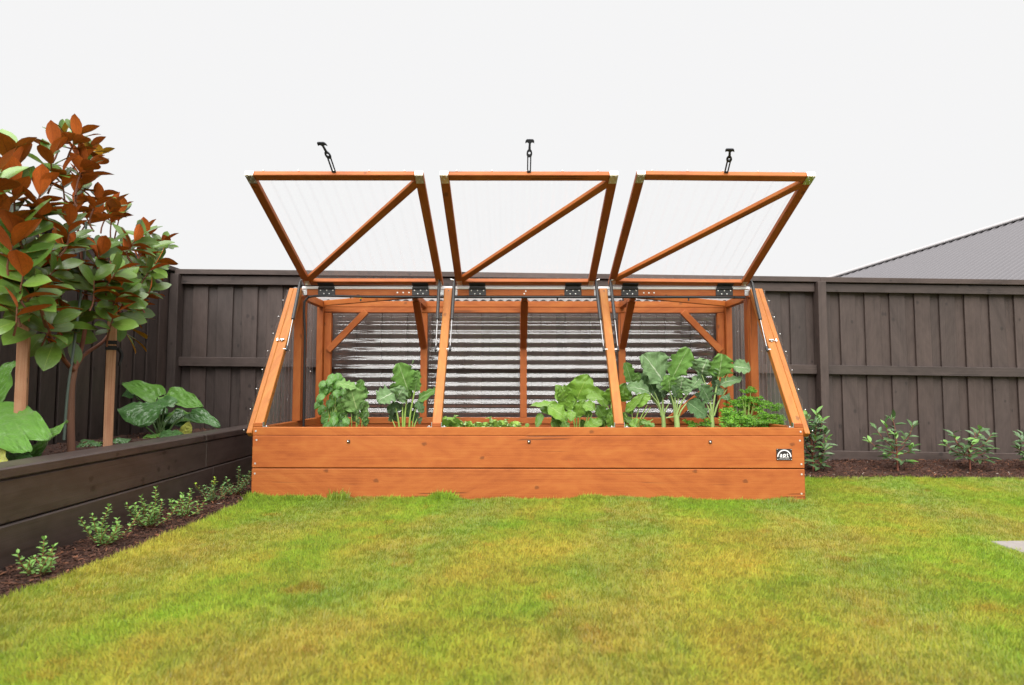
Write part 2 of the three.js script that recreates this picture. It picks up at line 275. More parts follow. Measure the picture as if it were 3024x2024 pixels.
// grass
{
  const r = rng(9);
  const tuft = (n, hmin, hmax, spread) => {
    const pos = [], idx = [], nor = [], col = [];
    for (let b = 0; b < n; b++) {
      const a = rr(0, 6.28, r), lean = rr(0.1, 0.75, r), h = rr(hmin, hmax, r), w = rr(0.0008, 0.0014, r), bx = rr(-spread, spread, r), bz = rr(-spread, spread, r), dx = Math.cos(a), dz = Math.sin(a), tw = rr(0, 3.14, r), sx = Math.cos(tw), sz = Math.sin(tw), k = pos.length / 3;
      const s1 = lean * h * 0.3, s2 = lean * h * 0.85, y1 = h * 0.58, y2 = h * (1 - 0.22 * lean);
      pos.push(bx - sx * w, 0, bz - sz * w, bx + sx * w, 0, bz + sz * w, bx + dx * s1 - sx * w * 0.9, y1, bz + dz * s1 - sz * w * 0.9, bx + dx * s1 + sx * w * 0.9, y1, bz + dz * s1 + sz * w * 0.9, bx + dx * s2, y2, bz + dz * s2);
      for (let i = 0; i < 5; i++) { const q = V(-sz * 0.6 + 0.2 * dx, 0.75, sx * 0.6 + 0.2 * dz).normalize(); nor.push(q.x, q.y, q.z); }
      const straw = r() < 0.07, v = rr(0.88, 1.12, r), c = straw ? [1.25 * v, 1.05 * v, 1.5 * v] : [v * rr(0.85, 1.12, r), v, v * rr(0.8, 1.2, r)];
      for (let i = 0; i < 5; i++) col.push(...c);
      idx.push(k, k + 1, k + 3, k, k + 3, k + 2, k + 2, k + 3, k + 4);
    }
    const g = new THREE.BufferGeometry(); g.setIndex(idx); g.setAttribute('position', new THREE.Float32BufferAttribute(pos, 3)); g.setAttribute('normal', new THREE.Float32BufferAttribute(nor, 3)); g.setAttribute('color', new THREE.Float32BufferAttribute(col, 3)); return g;
  };
  const GRASS = phy({ color: 0xffffff, vertexColors: true, roughness: 1, transmission: 0.5, thickness: 0, specularIntensity: 0.4 });
  const kinds = [tuft(16, 0.013, 0.029, 0.012), tuft(16, 0.011, 0.026, 0.013), tuft(15, 0.013, 0.033, 0.012)];
  const lists = [[], [], []], N = 230000;
  const inView = (x, z) => { const d = CAM.at[2] - z; return d > 1.25 && Math.abs(x - CAM.at[0]) < d * 0.80 + 0.35; };
  let made = 0, guard = 0;
  while (made < N && guard++ < N * 6) {
    const x = rr(-1.85, 4.8, r), z = rr(-1.0, 3.05, r); if (!inView(x, z) || !isLawn(x, z)) continue;
    lists[Math.floor(r() * 3)].push([x, z, 0]); made++;
  }
  // longer fringe the mower missed along the box and the beds
  for (let i = 0; i < 5200; i++) { const x = rr(-1.8, 1.83, r), k = smooth(-0.1, 0.42, fbm(x * 2.6, 3.1, 5, 3)); if (r() < 0.3 + 0.7 * k) lists[2].push([x, 0.012 + Math.abs(rr(-0.05, 0.05, r)), 0.12 + 0.95 * k * k]); }
  for (let i = 0; i < 3000; i++) { const z = rr(0.05, 2.6, r); lists[2].push([lawnEdgeX(z) + rr(-0.02, 0.04, r), z, 0.35]); }
  for (let i = 0; i < 2200; i++) { const x = rr(1.86, 4.8, r); lists[2].push([x, lawnBackZ(x) + rr(-0.02, 0.05, r), 0.3]); }
  for (let i = 0; i < 60; i++) lists[2].push([-1.22 + rr(-0.05, 0.05, r), rr(0.015, 0.05, r), rr(0.6, 1.6, r)]);
  const m = new THREE.Matrix4(), q = new THREE.Quaternion(), c = new THREE.Color();
  lists.forEach((list, k) => {
    const im = new THREE.InstancedMesh(kinds[k], GRASS, list.length);
    list.forEach(([x, z, tall], i) => {
      const s = rr(0.8, 1.25, r) * (1 + tall);
      const band = 0.34 * Math.tanh(2.5 * Math.sin((x * 0.96 + z * 0.22) * 7.0));      // the mower laid the blades over in strips
      q.setFromEuler(new THREE.Euler(rr(-0.15, 0.15, r) + band, 0, rr(-0.15, 0.15, r))).multiply(new THREE.Quaternion().setFromAxisAngle(Y, rr(0, 6.28, r)));
      m.compose(V(x, lawnH(x, z) - 0.006, z), q, V(s, s * rr(0.8, 1.15, r), s)); im.setMatrixAt(i, m);
      // patches: fresh green, olive and dry straw, in drifts running down the garden
      const u = x * 0.8 + z * 0.35, w = z * 0.5 - x * 0.25;
      const dry = fbm(u * 2.0, w * 2.2, 1, 4) + 0.35 * fbm(x * 7, z * 7, 4, 2) - 0.02 - 0.3 * smooth(1.2, 0.1, z) * smooth(-0.2, -1.6, x) - 0.22 * smooth(0.5, 0.05, z) + 0.04 * smooth(0.5, 2.2, z) + 0.16 * Math.exp(-((x + 0.15) ** 2) / 0.35) * smooth(0.7, 2.0, z);
      const rust = smooth(0.30, 0.52, fbm(x * 4.3 + 9, z * 4.3, 6, 3) + 0.12 * r()), t = smooth(-0.56, 0.58, dry + rr(-0.14, 0.14, r)), b = 1 + 0.26 * fbm(x * 3.1, z * 3.4, 8, 3) + rr(-0.07, 0.07, r);
      let cr = lerp(0.260, 0.485, t), cg = lerp(0.395, 0.40, t), cb = lerp(0.022, 0.050, t);
      cr = lerp(cr, 0.46, rust * 0.5); cg = lerp(cg, 0.25, rust * 0.5); cb = lerp(cb, 0.03, rust * 0.55);
      c.setRGB(cr * b, cg * b, cb * b); im.setColorAt(i, c);
    });
    im.name = numbered('grass_blades'); im.userData = { kind: 'stuff', label: 'short mown grass blades of the lawn', category: 'grass' }; scene.add(shadows(im));
  });
}

// ---------------------------------------------------------------- the paling fences
const fenceTop = (x) => 1.792 - 0.0132 * Math.max(0, x + 2.4);
{
  const f = thing('paling_fence', 'dark stained timber paling fence with three rails behind the cold frame', 'fence');
  const pitch = 0.2288, z0 = -1.676;
  for (let k = -1; k < 39; k++) {
    const x = -3.047 + k * pitch; if (x > 5.7) break;
    const t = fenceTop(x + 0.07) - 0.05, w = rr(0.141, 0.146);
    if (x > -3.12) slab('paling', x, x + w, 0.03 + rr(-0.01, 0.01), t, z0 - 0.018, z0 - rr(0, 0.002), pick(DARK), f, 'y', 0.0025);
    slab('paling', x + w - 0.03, x + pitch + 0.03, 0.03 + rr(-0.01, 0.01), t - 0.002, z0 - 0.040, z0 - 0.021, pick(DARK), f, 'y', 0.0025);
  }
  const spans = [[-3.14, -0.55], [-0.548, 2.655], [2.735, 5.2]];
  for (const [a, b] of spans) {
    const drop = (x) => fenceTop(x) - 1.792;
    for (const [y0, y1] of [[1.655, 1.735], [0.905, 0.988], [0.135, 0.218]]) timber('rail', V(a, (y0 + y1) / 2 + drop(a), -1.652), V(b, (y0 + y1) / 2 + drop(b), -1.652), y1 - y0, 0.047, Y, pick(DARK), f);
    timber('cap_board', V(a - 0.04, 1.765 + drop(a), -1.668), V(b + 0.04, 1.765 + drop(b), -1.668), 0.047, 0.135, Y, pick(DARK), f);
  }
  for (const x of [-3.205, 2.657, 5.202]) slab('post', x, x + 0.075, -0.05, fenceTop(x) - 0.052, -1.675, -1.57, pick(DARK), f, 'y');
  slab('corner_post', -3.30, -3.206, 0.0, 1.758, -1.74, -1.602, DARK[2], f, 'y');
  const b = thing('paling_fence', 'dark stained boundary fence of upright boards behind the magnolia', 'fence');
  for (let k = 0; k < 28; k++) {
    const z = -1.60 + k * 0.178;
    slab('paling', -3.245, -3.225 + rr(0, 0.002), 0.2, 1.76 + rr(-0.004, 0.004), z, z + 0.146, pick(DARK), b, 'y', 0.0025);
    slab('paling', -3.268, -3.248, 0.2, 1.758, z + 0.12, z + 0.2, pick(DARK), b, 'y', 0.0025);
  }
  slab('cap_board', -3.30, -3.19, 1.768, 1.81, -1.72, 3.4, DARK[1], b, 'z');
  slab('rail', -3.315, -3.27, 1.65, 1.74, -1.6, 3.3, DARK[0], b, 'z'); slab('rail', -3.315, -3.27, 0.9, 0.99, -1.6, 3.3, DARK[0], b, 'z');
}
// ---------------------------------------------------------------- raised planter wall
{
  const w = thing('planter_wall', 'dark stained timber raised planter wall of stacked sleepers with a flat cap', 'planter');
  const line = (dx, y, z) => V(wallX(z) + dx, y, z), up = Y;
  for (const [za, zb] of [[-1.6, -0.28], [-0.275, 2.1], [2.105, 4.4]]) {
    timber('sleeper', line(-0.0245, 0.049, za), line(-0.0245, 0.049, zb), 0.23, 0.049, up, WALL[0], w, 0.006);
    timber('sleeper', line(-0.0265, 0.2575, za + 0.11), line(-0.0265, 0.2575, zb + 0.11), 0.176, 0.047, up, WALL[1], w, 0.006);
  }
  for (const [za, zb] of [[-1.6, -0.148], [-0.144, 2.6], [2.604, 4.4]]) timber('cap_board', line(-0.082, 0.372, za), line(-0.082, 0.372, zb), 0.047, 0.172, up, WALL[1], w, 0.007);
}

// ---------------------------------------------------------------- neighbour's house
{
  const phi = -24 * Math.PI / 180, t = Math.tan(25 * Math.PI / 180);
  const A = V(6.03, 2.04, -3.62), er = V(Math.cos(phi), 0, Math.sin(phi)), ee = V(-Math.sin(phi), 0, Math.cos(phi)), n = V().crossVectors(V(er.x, t, er.z), ee);
  const hit = (px, py) => { const d = ray(px, py); return d.multiplyScalar(V().subVectors(A, camera.position).dot(n) / d.dot(n)).add(camera.position); };
  const loc = (p) => { const q = V().subVectors(p, A); return [q.dot(er), q.dot(ee)]; };
  const [r1, e1] = loc(hit(2480, 817.6)), [r2, e2] = loc(hit(3024, 648)), k = (e2 - e1) / (r2 - r1);
  const eave = -0.35, ridge = 4.2, hipE = (r) => e1 + k * (r - r1), end = 9;
  const at = (r, e, lift = 0) => V().copy(A).addScaledVector(er, r).addScaledVector(ee, e).add(V(0, r * t, 0)).addScaledVector(V(-t * er.x, 1, -t * er.z).normalize(), lift);
  const h = thing('house', 'neighbouring house with a grey corrugated iron hip roof beyond the fence', 'house');
  const IRON = std({ color: rgb(0.135, 0.128, 0.136), roughness: 0.25, metalness: 0.0 });
  const e0 = hipE(eave);
  const roof = part('roof', corrugated(e0, e0 + end, () => eave, (e) => Math.min(ridge, r1 + (e - e1) / k) + 0.001, (e, r, l) => at(r, e, l), { amp: 0.024, pitch: 0.088, per: 14 }), IRON, h);
  const capPts = [at(eave, e0, 0.03), at(ridge, hipE(ridge), 0.03)];
  timber('ridge_cap', capPts[0], capPts[1], 0.05, 0.2, Y, std({ color: rgb(0.42, 0.40, 0.41), roughness: 0.4 }), roof, 0.02);
  // the hidden slope, far side and the walls
  const quad = (a, b, c, d) => { const g = new THREE.BufferGeometry(); g.setAttribute('position', new THREE.Float32BufferAttribute([a, b, c, a, c, d].flatMap((p) => [p.x, p.y, p.z]), 3)); g.computeVertexNormals(); return g; };
  const flat = (r, e, y) => V().copy(A).addScaledVector(er, r).addScaledVector(ee, e).setY(y), yr = at(ridge, 0).y, ye = at(eave, 0).y, R2 = 2 * ridge - eave;
  part('roof_slope', quad(flat(ridge, hipE(ridge), yr), flat(ridge, e0 + end, yr), flat(R2, e0 + end, ye), flat(R2, e0, ye)), IRON, h);
  part('roof_slope', quad(flat(eave, e0, ye), flat(ridge, hipE(ridge), yr), flat(R2, e0, ye), flat(R2, e0, ye)), IRON, h);
  const WALLM = std({ color: rgb(0.32, 0.3, 0.28), roughness: 0.9 });
  const c = flat((eave + R2) / 2, e0 + end / 2, ye / 2 - 0.05);
  const wall = part('wall', boxG(R2 - eave - 0.9, ye, end - 0.9), WALLM, h, c); wall.rotation.y = -phi;
}

// ---------------------------------------------------------------- the cold frame
const G = thing('cold_frame', 'orange stained timber cold frame with clear corrugated panels and three lids propped open', 'cold frame');
const H0 = 0.455, ZB = -1.372, ZT = -0.735, YT = 1.485;
{
  const S = STAIN;
  // the box
  for (const [y0, y1, m] of [[-0.075, 0.187, 0], [0.1925, 0.4005, 3]]) {
    slab('plank', -1.8, 1.8, y0, y1, -0.048, 0, S[m], G, 'x', 0.004);
    slab('plank', -1.8, 1.8, y0, y1, -1.43, -1.382, S[2], G, 'x', 0.004);
    for (const s of [-1, 1]) slab('plank', s * 1.776 - 0.024, s * 1.776 + 0.024, y0, y1, -1.381, -0.049, S[2], G, 'z', 0.004);
  }
  slab('trim_board', -1.8, 1.8, 0.402, H0, -0.046, -0.001, S[1], G);
  slab('trim_board', -1.75, 1.75, 0.402, H0, -1.43, ZB - 0.001, S[3], G);
  for (const s of [-1, 1]) slab('trim_board', s * 1.777 - 0.023, s * 1.777 + 0.023, 0.402, H0, -1.43, -0.047, S[1], G, 'z');
  // rafters and side battens: the front slope
  const sl = V(0, YT - H0, ZT + 0.005).normalize(), nrm = V(0, -sl.z, sl.y);          // outward normal of the slope
  const slopeAt = (y, off = 0) => V(0, y, -0.005 + (y - H0) / (YT - H0) * (ZT + 0.005)).addScaledVector(nrm, off);
  const raft = (x, w, off, name, mat, y0 = H0 + 0.012, y1 = YT) => { const a = slopeAt(y0, off), b = slopeAt(y1, off); a.x = b.x = x; return timber(name, a, b, 0.045, w, nrm, mat, G); };
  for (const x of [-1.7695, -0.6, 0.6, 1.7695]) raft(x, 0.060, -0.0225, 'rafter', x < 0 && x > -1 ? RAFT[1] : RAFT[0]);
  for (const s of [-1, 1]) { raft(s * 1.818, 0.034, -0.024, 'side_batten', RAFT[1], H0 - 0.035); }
  // rafter feet: small blocks cut square on the trim
  for (const x of [-1.7695, -0.6, 0.6, 1.7695]) slab('rafter_foot', x - 0.0295, x + 0.0295, H0 + 0.001, H0 + 0.028, -0.05, -0.004, S[2], G);
  // front beam, posts and roof frame
  slab('front_beam', -1.738, 1.738, 1.428, 1.478, -0.83, -0.762, S[3], G);
  slab('flashing', -1.745, 1.745, 1.4795, 1.5005, -0.80, -0.758, FLASH, G);
  for (const s of [-1, 1]) {
    slab('corner_post', s * 1.765 - 0.033, s * 1.765 + 0.033, H0 + 0.001, 1.426, -0.865, -0.78, S[2], G, 'y');
    slab('corner_post', s * 1.765 - 0.03, s * 1.765 + 0.03, H0 + 0.001, 1.40, -0.779, -0.745, S[0], G, 'y');
    slab('corner_post', s * 1.770 - 0.026, s * 1.770 + 0.026, H0 + 0.001, 1.43, ZB - 0.03, ZB + 0.038, S[0], G, 'y');
    slab('top_rail', s * 1.755 - 0.024, s * 1.755 + 0.024, 1.402, 1.46, -1.33, -0.832, S[1], G, 'z');
    slab('stud', s * 1.711 - 0.031, s * 1.711 + 0.031, H0 + 0.001, 1.362, ZB - 0.045, ZB, S[3], G, 'y');
    // corner braces in the back wall
    timber('brace', V(s * 1.70, 1.03, ZB + 0.016), V(s * 1.375, 1.372, ZB + 0.016), 0.055, 0.03, V(s, 1, 0), S[3], G);
    // roof braces
    timber('brace', V(s * 1.72, 1.436, -1.30), V(s * 0.885, 1.436, -0.81), 0.045, 0.03, Y, S[1], G);
  }
  timber('brace', V(1.70, 0.80, ZB + 0.02), V(1.25, 0.44, ZB + 0.02), 0.06, 0.036, V(-1, 1, 0), S[3], G);
  slab('back_rail', -1.742, 1.742, 1.364, 1.412, ZB - 0.045, ZB, S[0], G);
  slab('back_rail', -1.742, 1.742, 1.4135, 1.464, ZB - 0.047, ZB + 0.002, S[1], G);
  for (const x of [-0.874, -0.0075, 0.85]) {
    slab('stud', x - 0.029, x + 0.029, H0 + 0.001, 1.362, ZB - 0.045, ZB - 0.002, S[3], G, 'y');
    slab('roof_joist', x - 0.023, x + 0.023, 1.404, 1.46, -1.365, -0.832, S[0], G, 'z');
    timber('brace', V(x, 1.065, ZB + 0.012), V(x, 1.41, -0.90), 0.03, 0.058, V(0, 0.6, 0.8), S[2], G);
  }
  // clear corrugated sheets
  part('back_sheet', corrugated(0.405, 1.462, () => -1.77, () => 1.77, (y, x, l) => V(x, y, -1.442 + l), { rows: 30, sag: 0.0003, seed: 3, flip: true, phase: 0.02 }), POLY, G);
  const top = (z) => z > ZT ? lerp(H0, YT, clamp((z + 0.005) / (ZT + 0.005))) : 1.475;
  for (const s of [-1, 1]) part('side_sheet', corrugated(-1.43, -0.02, () => 0.41, (z) => top(z) - 0.004, (z, y, l) => V(s * (1.847 + l), y, z), { per: 16, rows: 6, sag: 0.001, flip: s > 0 }), SIDE, G);
  part('roof_sheet', corrugated(-1.84, 1.84, () => -1.46, () => -0.802, (x, z, l) => V(x, 1.4925 + 0.012 * (z + 0.76) + l * 0.9, z), { per: 10 }), MILKY, G);
  for (const s of [-1, 1]) for (let k = 0; k < 8; k++) { const p = slopeAt(H0 - 0.01 + k * 0.135, -0.02); part('screw_cap', new THREE.SphereGeometry(0.0068, 8, 6).scale(0.7, 1, 1), CHROME, G, V(s * 1.862, p.y, p.z)); }
  for (const s of [-1, 1]) for (const [y, z] of [[1.2, -1.34], [0.85, -1.34], [0.62, -0.78], [1.0, -0.8]]) part('screw_cap', new THREE.SphereGeometry(0.0055, 8, 6), CHROME, G, V(s * 1.843, y, z));
  // metal: nail plates, feet brackets
  const plate = (w, h, x, y, z, q, m = STEEL) => part('nail_plate', board(w, h, 0.002, 0.0006), m, G, V(x, y, z), q);
  for (const x of [-1.722, 1.722]) plate(0.034, 0.045, x, 1.453, -0.760);
  for (const x of [-0.653, -0.547, 0.547, 0.653]) plate(0.028, 0.045, x, 1.453, -0.7605);
  const nail = new THREE.SphereGeometry(0.0036, 6, 4);
  for (const x of [-1.722, -0.653, -0.547, 0.547, 0.653, 1.722]) for (const [a, b] of [[-0.007, 0.013], [0.007, 0.011], [-0.006, -0.01], [0.007, -0.013]]) part('nail', nail, SCREW, G, V(x + a, 1.453 + b, -0.7585));
  const foot = mergeGeometries([boxG(0.032, 0.003, 0.03), boxG(0.003, 0.03, 0.03).translate(0.0145, 0.015, 0), new THREE.SphereGeometry(0.006, 6, 5).translate(-0.004, 0.003, 0)]);
  for (const [x, s] of [[-1.7695, 1], [-0.6, 1], [-0.6, -1], [0.6, 1], [0.6, -1], [1.7695, -1]]) { const b = part('angle_bracket', foot, STEEL, G, V(x + s * 0.046, H0 + 0.0025, -0.024)); if (s > 0) b.rotation.y = Math.PI; }
  // side hooks on the outer rafters
  for (const s of [-1, 1]) {
    const p = slopeAt(1.055, 0.006), q = frame(Xp, nrm);
    const hook = mergeGeometries([new THREE.CapsuleGeometry(0.009, 0.03, 4, 8).rotateZ(Math.PI / 2).translate(-s * 0.016, 0.004, 0), boxG(0.012, 0.006, 0.03).translate(s * 0.03, 0.002, 0), new THREE.CylinderGeometry(0.003, 0.003, 0.05, 6).rotateZ(Math.PI / 2).translate(s * 0.004, 0.001, 0.006), new THREE.SphereGeometry(0.007, 8, 6).translate(-s * 0.014, -0.001, 0.014)].map((g) => g.index ? g.toNonIndexed() : g));
    part('toggle_hook', hook.scale(0.78, 0.78, 0.78), STEEL, G, V(s * 1.783, p.y, p.z), q);
  }
  // screws at the plank ends, front beam fixings
  const scr = new THREE.CylinderGeometry(0.0062, 0.0062, 0.003, 10).rotateX(Math.PI / 2);
  for (const s of [-1, 1]) for (const [y, d] of [[0.43, 0.021], [0.372, 0.027], [0.22, 0.022], [0.155, 0.022], [0.03, 0.026]]) part('screw', scr, SCREW, G, V(s * (1.8 - d), y, 0.0005));
  for (const x of [-1.0, -0.955, -0.91, 0.0, -0.012, 0.92, 0.96, 1.0]) part('screw', scr, SCREW, G, V(x, 1.452 + (x === 0 ? 0.012 : x === -0.012 ? -0.008 : 0), -0.7615));
  for (const x of [-1.77, -0.6, 0.6, 1.77]) { const p = slopeAt(1.46, 0.001); part('screw', new THREE.CylinderGeometry(0.005, 0.005, 0.002, 8), BLACKMETAL, G, V(x + 0.004, p.y, p.z), new THREE.Quaternion().setFromUnitVectors(Y, nrm)); }
  // catches for the lid straps
  for (const x of [-1.172, 0.006, 1.188]) {
    const c = sub('strap_catch', G); c.position.set(x, 0.3625, 0);
    part('plate', board(0.02, 0.021, 0.004, 0.001), BLACKMETAL, c, V(0, 0, 0.0025));
    part('stud', new THREE.SphereGeometry(0.0068, 10, 8), CHROME, c, V(-0.002, 0, 0.009));
  }
  // maker's plate
  {
    const cv = document.createElement('canvas'); cv.width = 512; cv.height = 372; const c = cv.getContext('2d');
    c.fillStyle = '#2a2627'; c.fillRect(0, 0, 512, 372); c.strokeStyle = '#e6e0e0'; c.lineWidth = 38;
    c.beginPath(); c.ellipse(256, 262, 219, 222, 0, Math.PI, 2 * Math.PI); c.stroke();
    c.fillStyle = '#f2eeee'; c.textAlign = 'center'; c.font = 'bold 172px sans-serif'; c.fillText('a', 148, 262); c.fillText('p', 262, 262); c.fillText('t', 362, 262);
    c.fillRect(100, 288, 104, 12); c.fillRect(268, 288, 140, 12);
    for (let x = 60; x < 440; x += 11) c.fillRect(x, 332, 7, 9);
    const t = new THREE.CanvasTexture(cv); t.colorSpace = THREE.SRGBColorSpace;
    const np = sub('name_plate', G); np.position.set(1.667, 0.282, 0.0005);
    part('plate', board(0.101, 0.074, 0.002, 0.0006), std({ color: rgb(0.02, 0.018, 0.019), roughness: 0.35 }), np, V(0, 0, 0.001));
    part('lettering', new THREE.PlaneGeometry(0.099, 0.072), std({ map: t, roughness: 0.35 }), np, V(0, 0, 0.0045));
    for (const [x, y] of [[-1, 1], [1, 1], [-1, -1], [1, -1]]) part('screw', new THREE.SphereGeometry(0.0032, 8, 6), CHROME, np, V(x * 0.0455, y * 0.032, 0.0055));
  }
  // watering pipe and spray nozzles
  const PIPE = std({ color: rgb(0.014, 0.014, 0.015), roughness: 0.5 });
  part('water_pipe', tubeGeo([V(-1.70, 0.33, -0.735), V(-1.703, 0.7, -0.738), V(-1.706, 1.1, -0.735), V(-1.712, 1.39, -0.74), V(-1.69, 1.413, -0.745), V(-1.2, 1.416, -0.745), V(-0.4, 1.415, -0.745), V(0.5, 1.416, -0.745), V(1.3, 1.416, -0.745), V(1.705, 1.414, -0.75)], 0.0095, 0.0095, 90, 8), PIPE, G);
  for (const x of [-1.69, -1.36, -0.45, 0.5, 0.94, 1.62]) part('pipe_clip', new THREE.TorusGeometry(0.0105, 0.0032, 6, 12).rotateY(Math.PI / 2), PIPE, G, V(x, 1.4155, -0.745));
  for (const [px, py] of [[1065, 886], [1450, 885], [1646, 885], [1840, 885], [2034, 885]]) {
    const p = onZ(px, py, -1.0), nz = sub('spray_nozzle', G); nz.position.copy(p);
    part('body', new THREE.CylinderGeometry(0.005, 0.0075, 0.02, 8), PIPE, nz, V(0, 0, 0)); part('collar', new THREE.CylinderGeometry(0.009, 0.009, 0.007, 8), std({ color: rgb(0.6, 0.38, 0.02), roughness: 0.5 }), nz, V(0, 0.013, 0));
    part('riser', new THREE.CylinderGeometry(0.003, 0.003, 0.035, 6), PIPE, nz, V(0, 0.03, 0));
  }
  // lids --------------------------------------------------------------------------------
  const ang = 22.4 * Math.PI / 180, L = 1.279, W = 1.08, TW = 0.054, TH = 0.032, lidY = 1.506, lidZ = -0.748;
  const latchShape = (bend, lean) => {
    // rubber strap: two cords, a ring and a T handle, drawn in the plane x/y and bent
    const s = new THREE.Shape(); s.moveTo(-0.011, 0); s.lineTo(-0.0115, 0.092); s.quadraticCurveTo(-0.016, 0.1, -0.016, 0.11); s.quadraticCurveTo(-0.015, 0.126, -0.006, 0.133); s.lineTo(-0.005, 0.165); s.quadraticCurveTo(-0.008, 0.176, -0.02, 0.173); s.lineTo(-0.0255, 0.169); s.quadraticCurveTo(-0.026, 0.19, -0.014, 0.191);
    s.lineTo(0.014, 0.191); s.quadraticCurveTo(0.026, 0.19, 0.0255, 0.169); s.lineTo(0.02, 0.173); s.quadraticCurveTo(0.008, 0.176, 0.005, 0.165); s.lineTo(0.006, 0.133); s.quadraticCurveTo(0.015, 0.126, 0.016, 0.11); s.quadraticCurveTo(0.016, 0.1, 0.0115, 0.092); s.lineTo(0.011, 0); s.closePath();
    const slot = new THREE.Path(); slot.moveTo(-0.006, 0.008); slot.lineTo(0.006, 0.008); slot.lineTo(0.0062, 0.088); slot.lineTo(-0.0062, 0.088); slot.closePath(); const eye = new THREE.Path(); eye.absarc(0, 0.112, 0.0075, 0, Math.PI * 2, true); s.holes.push(slot, eye);
    const g = new THREE.ExtrudeGeometry(s, { depth: 0.006, bevelEnabled: true, bevelSize: 0.0012, bevelThickness: 0.0012, bevelSegments: 1, curveSegments: 6 }), p = g.attributes.position;
    for (let i = 0; i < p.count; i++) { const y = p.getY(i); p.setX(i, p.getX(i) + bend * y * y + lean * y); } g.computeVertexNormals(); return g;
  };
  [[-1.182, 0, -1.0, -0.04], [-0.004, 0, 0.1, 0], [1.181, 0.0075, -0.6, -0.06]].forEach(([cx, roll, bend, lean], li) => {
    const lid = sub('lid', G); lid.position.set(cx, lidY, lidZ); lid.rotation.set(-ang, 0, 0); if (roll) lid.rotateY(roll * 0.6).rotateZ(-roll);
    const m = [S[0], S[3], S[2]][li];
    slab('stile', -W / 2, -W / 2 + TW, 0, TH, 0, L - 0.0005, m, lid, 'z'); slab('stile', W / 2 - TW, W / 2, 0, TH, 0, L - 0.0005, S[(li + 1) % 4], lid, 'z');
    slab('lid_rail', -W / 2 + TW + 0.0005, W / 2 - TW - 0.0005, 0.0005, TH - 0.0005, 0.0, TW, S[3], lid); slab('lid_rail', -W / 2 + TW + 0.0005, W / 2 - TW - 0.0005, 0.0005, TH - 0.0005, L - TW, L, S[1], lid);
    timber('diagonal_brace', V(-W / 2 + TW - 0.006, TH / 2, TW + 0.012), V(W / 2 - TW + 0.006, TH / 2, L - TW - 0.025), TH - 0.003, 0.05, Y, S[1], lid);
    part('clear_sheet', corrugated(-W / 2 + 0.004, W / 2 - 0.004, () => -0.012, () => L - 0.006, (x, z, l) => V(x, TH + 0.0095 + l, z), { per: 14, rows: 14, sag: 0.0018, seed: li * 3 + 1, phase: 0.01 * li }), CLEAR, lid);
    for (const sx of [-1, 1]) {
      part('corner_plate', board(TW - 0.004, 0.002, 0.075, 0.0005), ZINC, lid, V(sx * (W / 2 - TW / 2), -0.0014, L - 0.038)); part('corner_plate', board(TW - 0.004, TH - 0.004, 0.002, 0.0005), STEEL, lid, V(sx * (W / 2 - TW / 2), TH / 2, L + 0.0016));
      part('corner_plate', board(0.040, 0.002, 0.06, 0.0005), ZINC, lid, V(sx * (W / 2 - TW / 2 - 0.004), -0.0014, 0.036));
      for (const [a, b] of [[-0.014, 0.012], [0.014, 0.012], [-0.014, 0.06], [0.014, 0.06], [0.0, 0.035]]) part('nail', nail, SCREW, lid, V(sx * (W / 2 - TW / 2) + a, -0.003, L - b));
      for (const [a, b] of [[-0.012, -0.006], [0.012, -0.006], [0, 0.006]]) part('nail', nail, SCREW, lid, V(sx * (W / 2 - TW / 2) + a, TH / 2 + b, L + 0.003));
    }
    const lat = part('strap_latch', latchShape(bend, lean), RUBBER, lid, V(0, TH * 0.72, L + 0.002)); lat.rotation.x = ang + [0.8, 0.5, 1.12][li];
    for (let k = 0; k < 5; k++) part('screw_cap', new THREE.SphereGeometry(0.007, 8, 5), SCREW, lid, V(-W / 2 + 0.1 + k * 0.215, TH + 0.018, L - 0.02));
  });
  // hinges: black leaves between front beam and lid rail
  for (const px of [964.7, 1242, 1410, 1692, 1860, 2139]) {
    const x = onZ(px, 860, -0.76).x, hg = sub('hinge', G); hg.position.set(x, 1.479, -0.7575);
    part('leaf', board(0.133, 0.047, 0.003, 0.001), BLACKMETAL, hg, V(0, -0.026, 0.0));
    part('leaf', board(0.125, 0.003, 0.046, 0.001), BLACKMETAL, hg, V(0, 0.0315, 0.029), new THREE.Quaternion().setFromAxisAngle(Xp, -ang));
    part('knuckle', new THREE.CylinderGeometry(0.0085, 0.0085, 0.126, 10).rotateZ(Math.PI / 2), BLACKMETAL, hg, V(0, 0.006, 0.006)); part('web', board(0.12, 0.022, 0.003, 0.0008), BLACKMETAL, hg, V(0, 0.016, 0.007));
    for (const [a, b] of [[-0.048, -0.011], [0, -0.011], [0.048, -0.011], [-0.021, -0.037], [0.02, -0.037]]) part('screw', new THREE.SphereGeometry(0.0058, 8, 5).scale(1, 1, 0.45), SCREW, hg, V(a, b, 0.002));
  }
  // gas struts
  for (const [xt, xb] of [[-1.729, -1.715], [-0.664, -0.650], [-0.549, -0.549], [0.536, 0.55], [0.648, 0.651], [1.73, 1.715]]) {
    const a = V(xt, 1.540, -0.68), b = V(xb, 0.976, -0.355), st = sub('gas_strut', G), at = (t) => V().lerpVectors(a, b, t);
    rod('cylinder', at(0.05), at(0.575), 0.0125, 0.0125, STRUT, st, 12); rod('rod', at(0.575), at(0.95), 0.0042, 0.0042, ROD, st, 8); rod('end_fitting', at(0), at(0.055), 0.0075, 0.0085, BLACKMETAL, st); rod('end_fitting', at(0.94), at(1), 0.008, 0.0095, BLACKMETAL, st);
    const s = Math.sign(xb - (Math.abs(xb) > 1 ? Math.sign(xb) * 1.77 : Math.sign(xb) * 0.6));
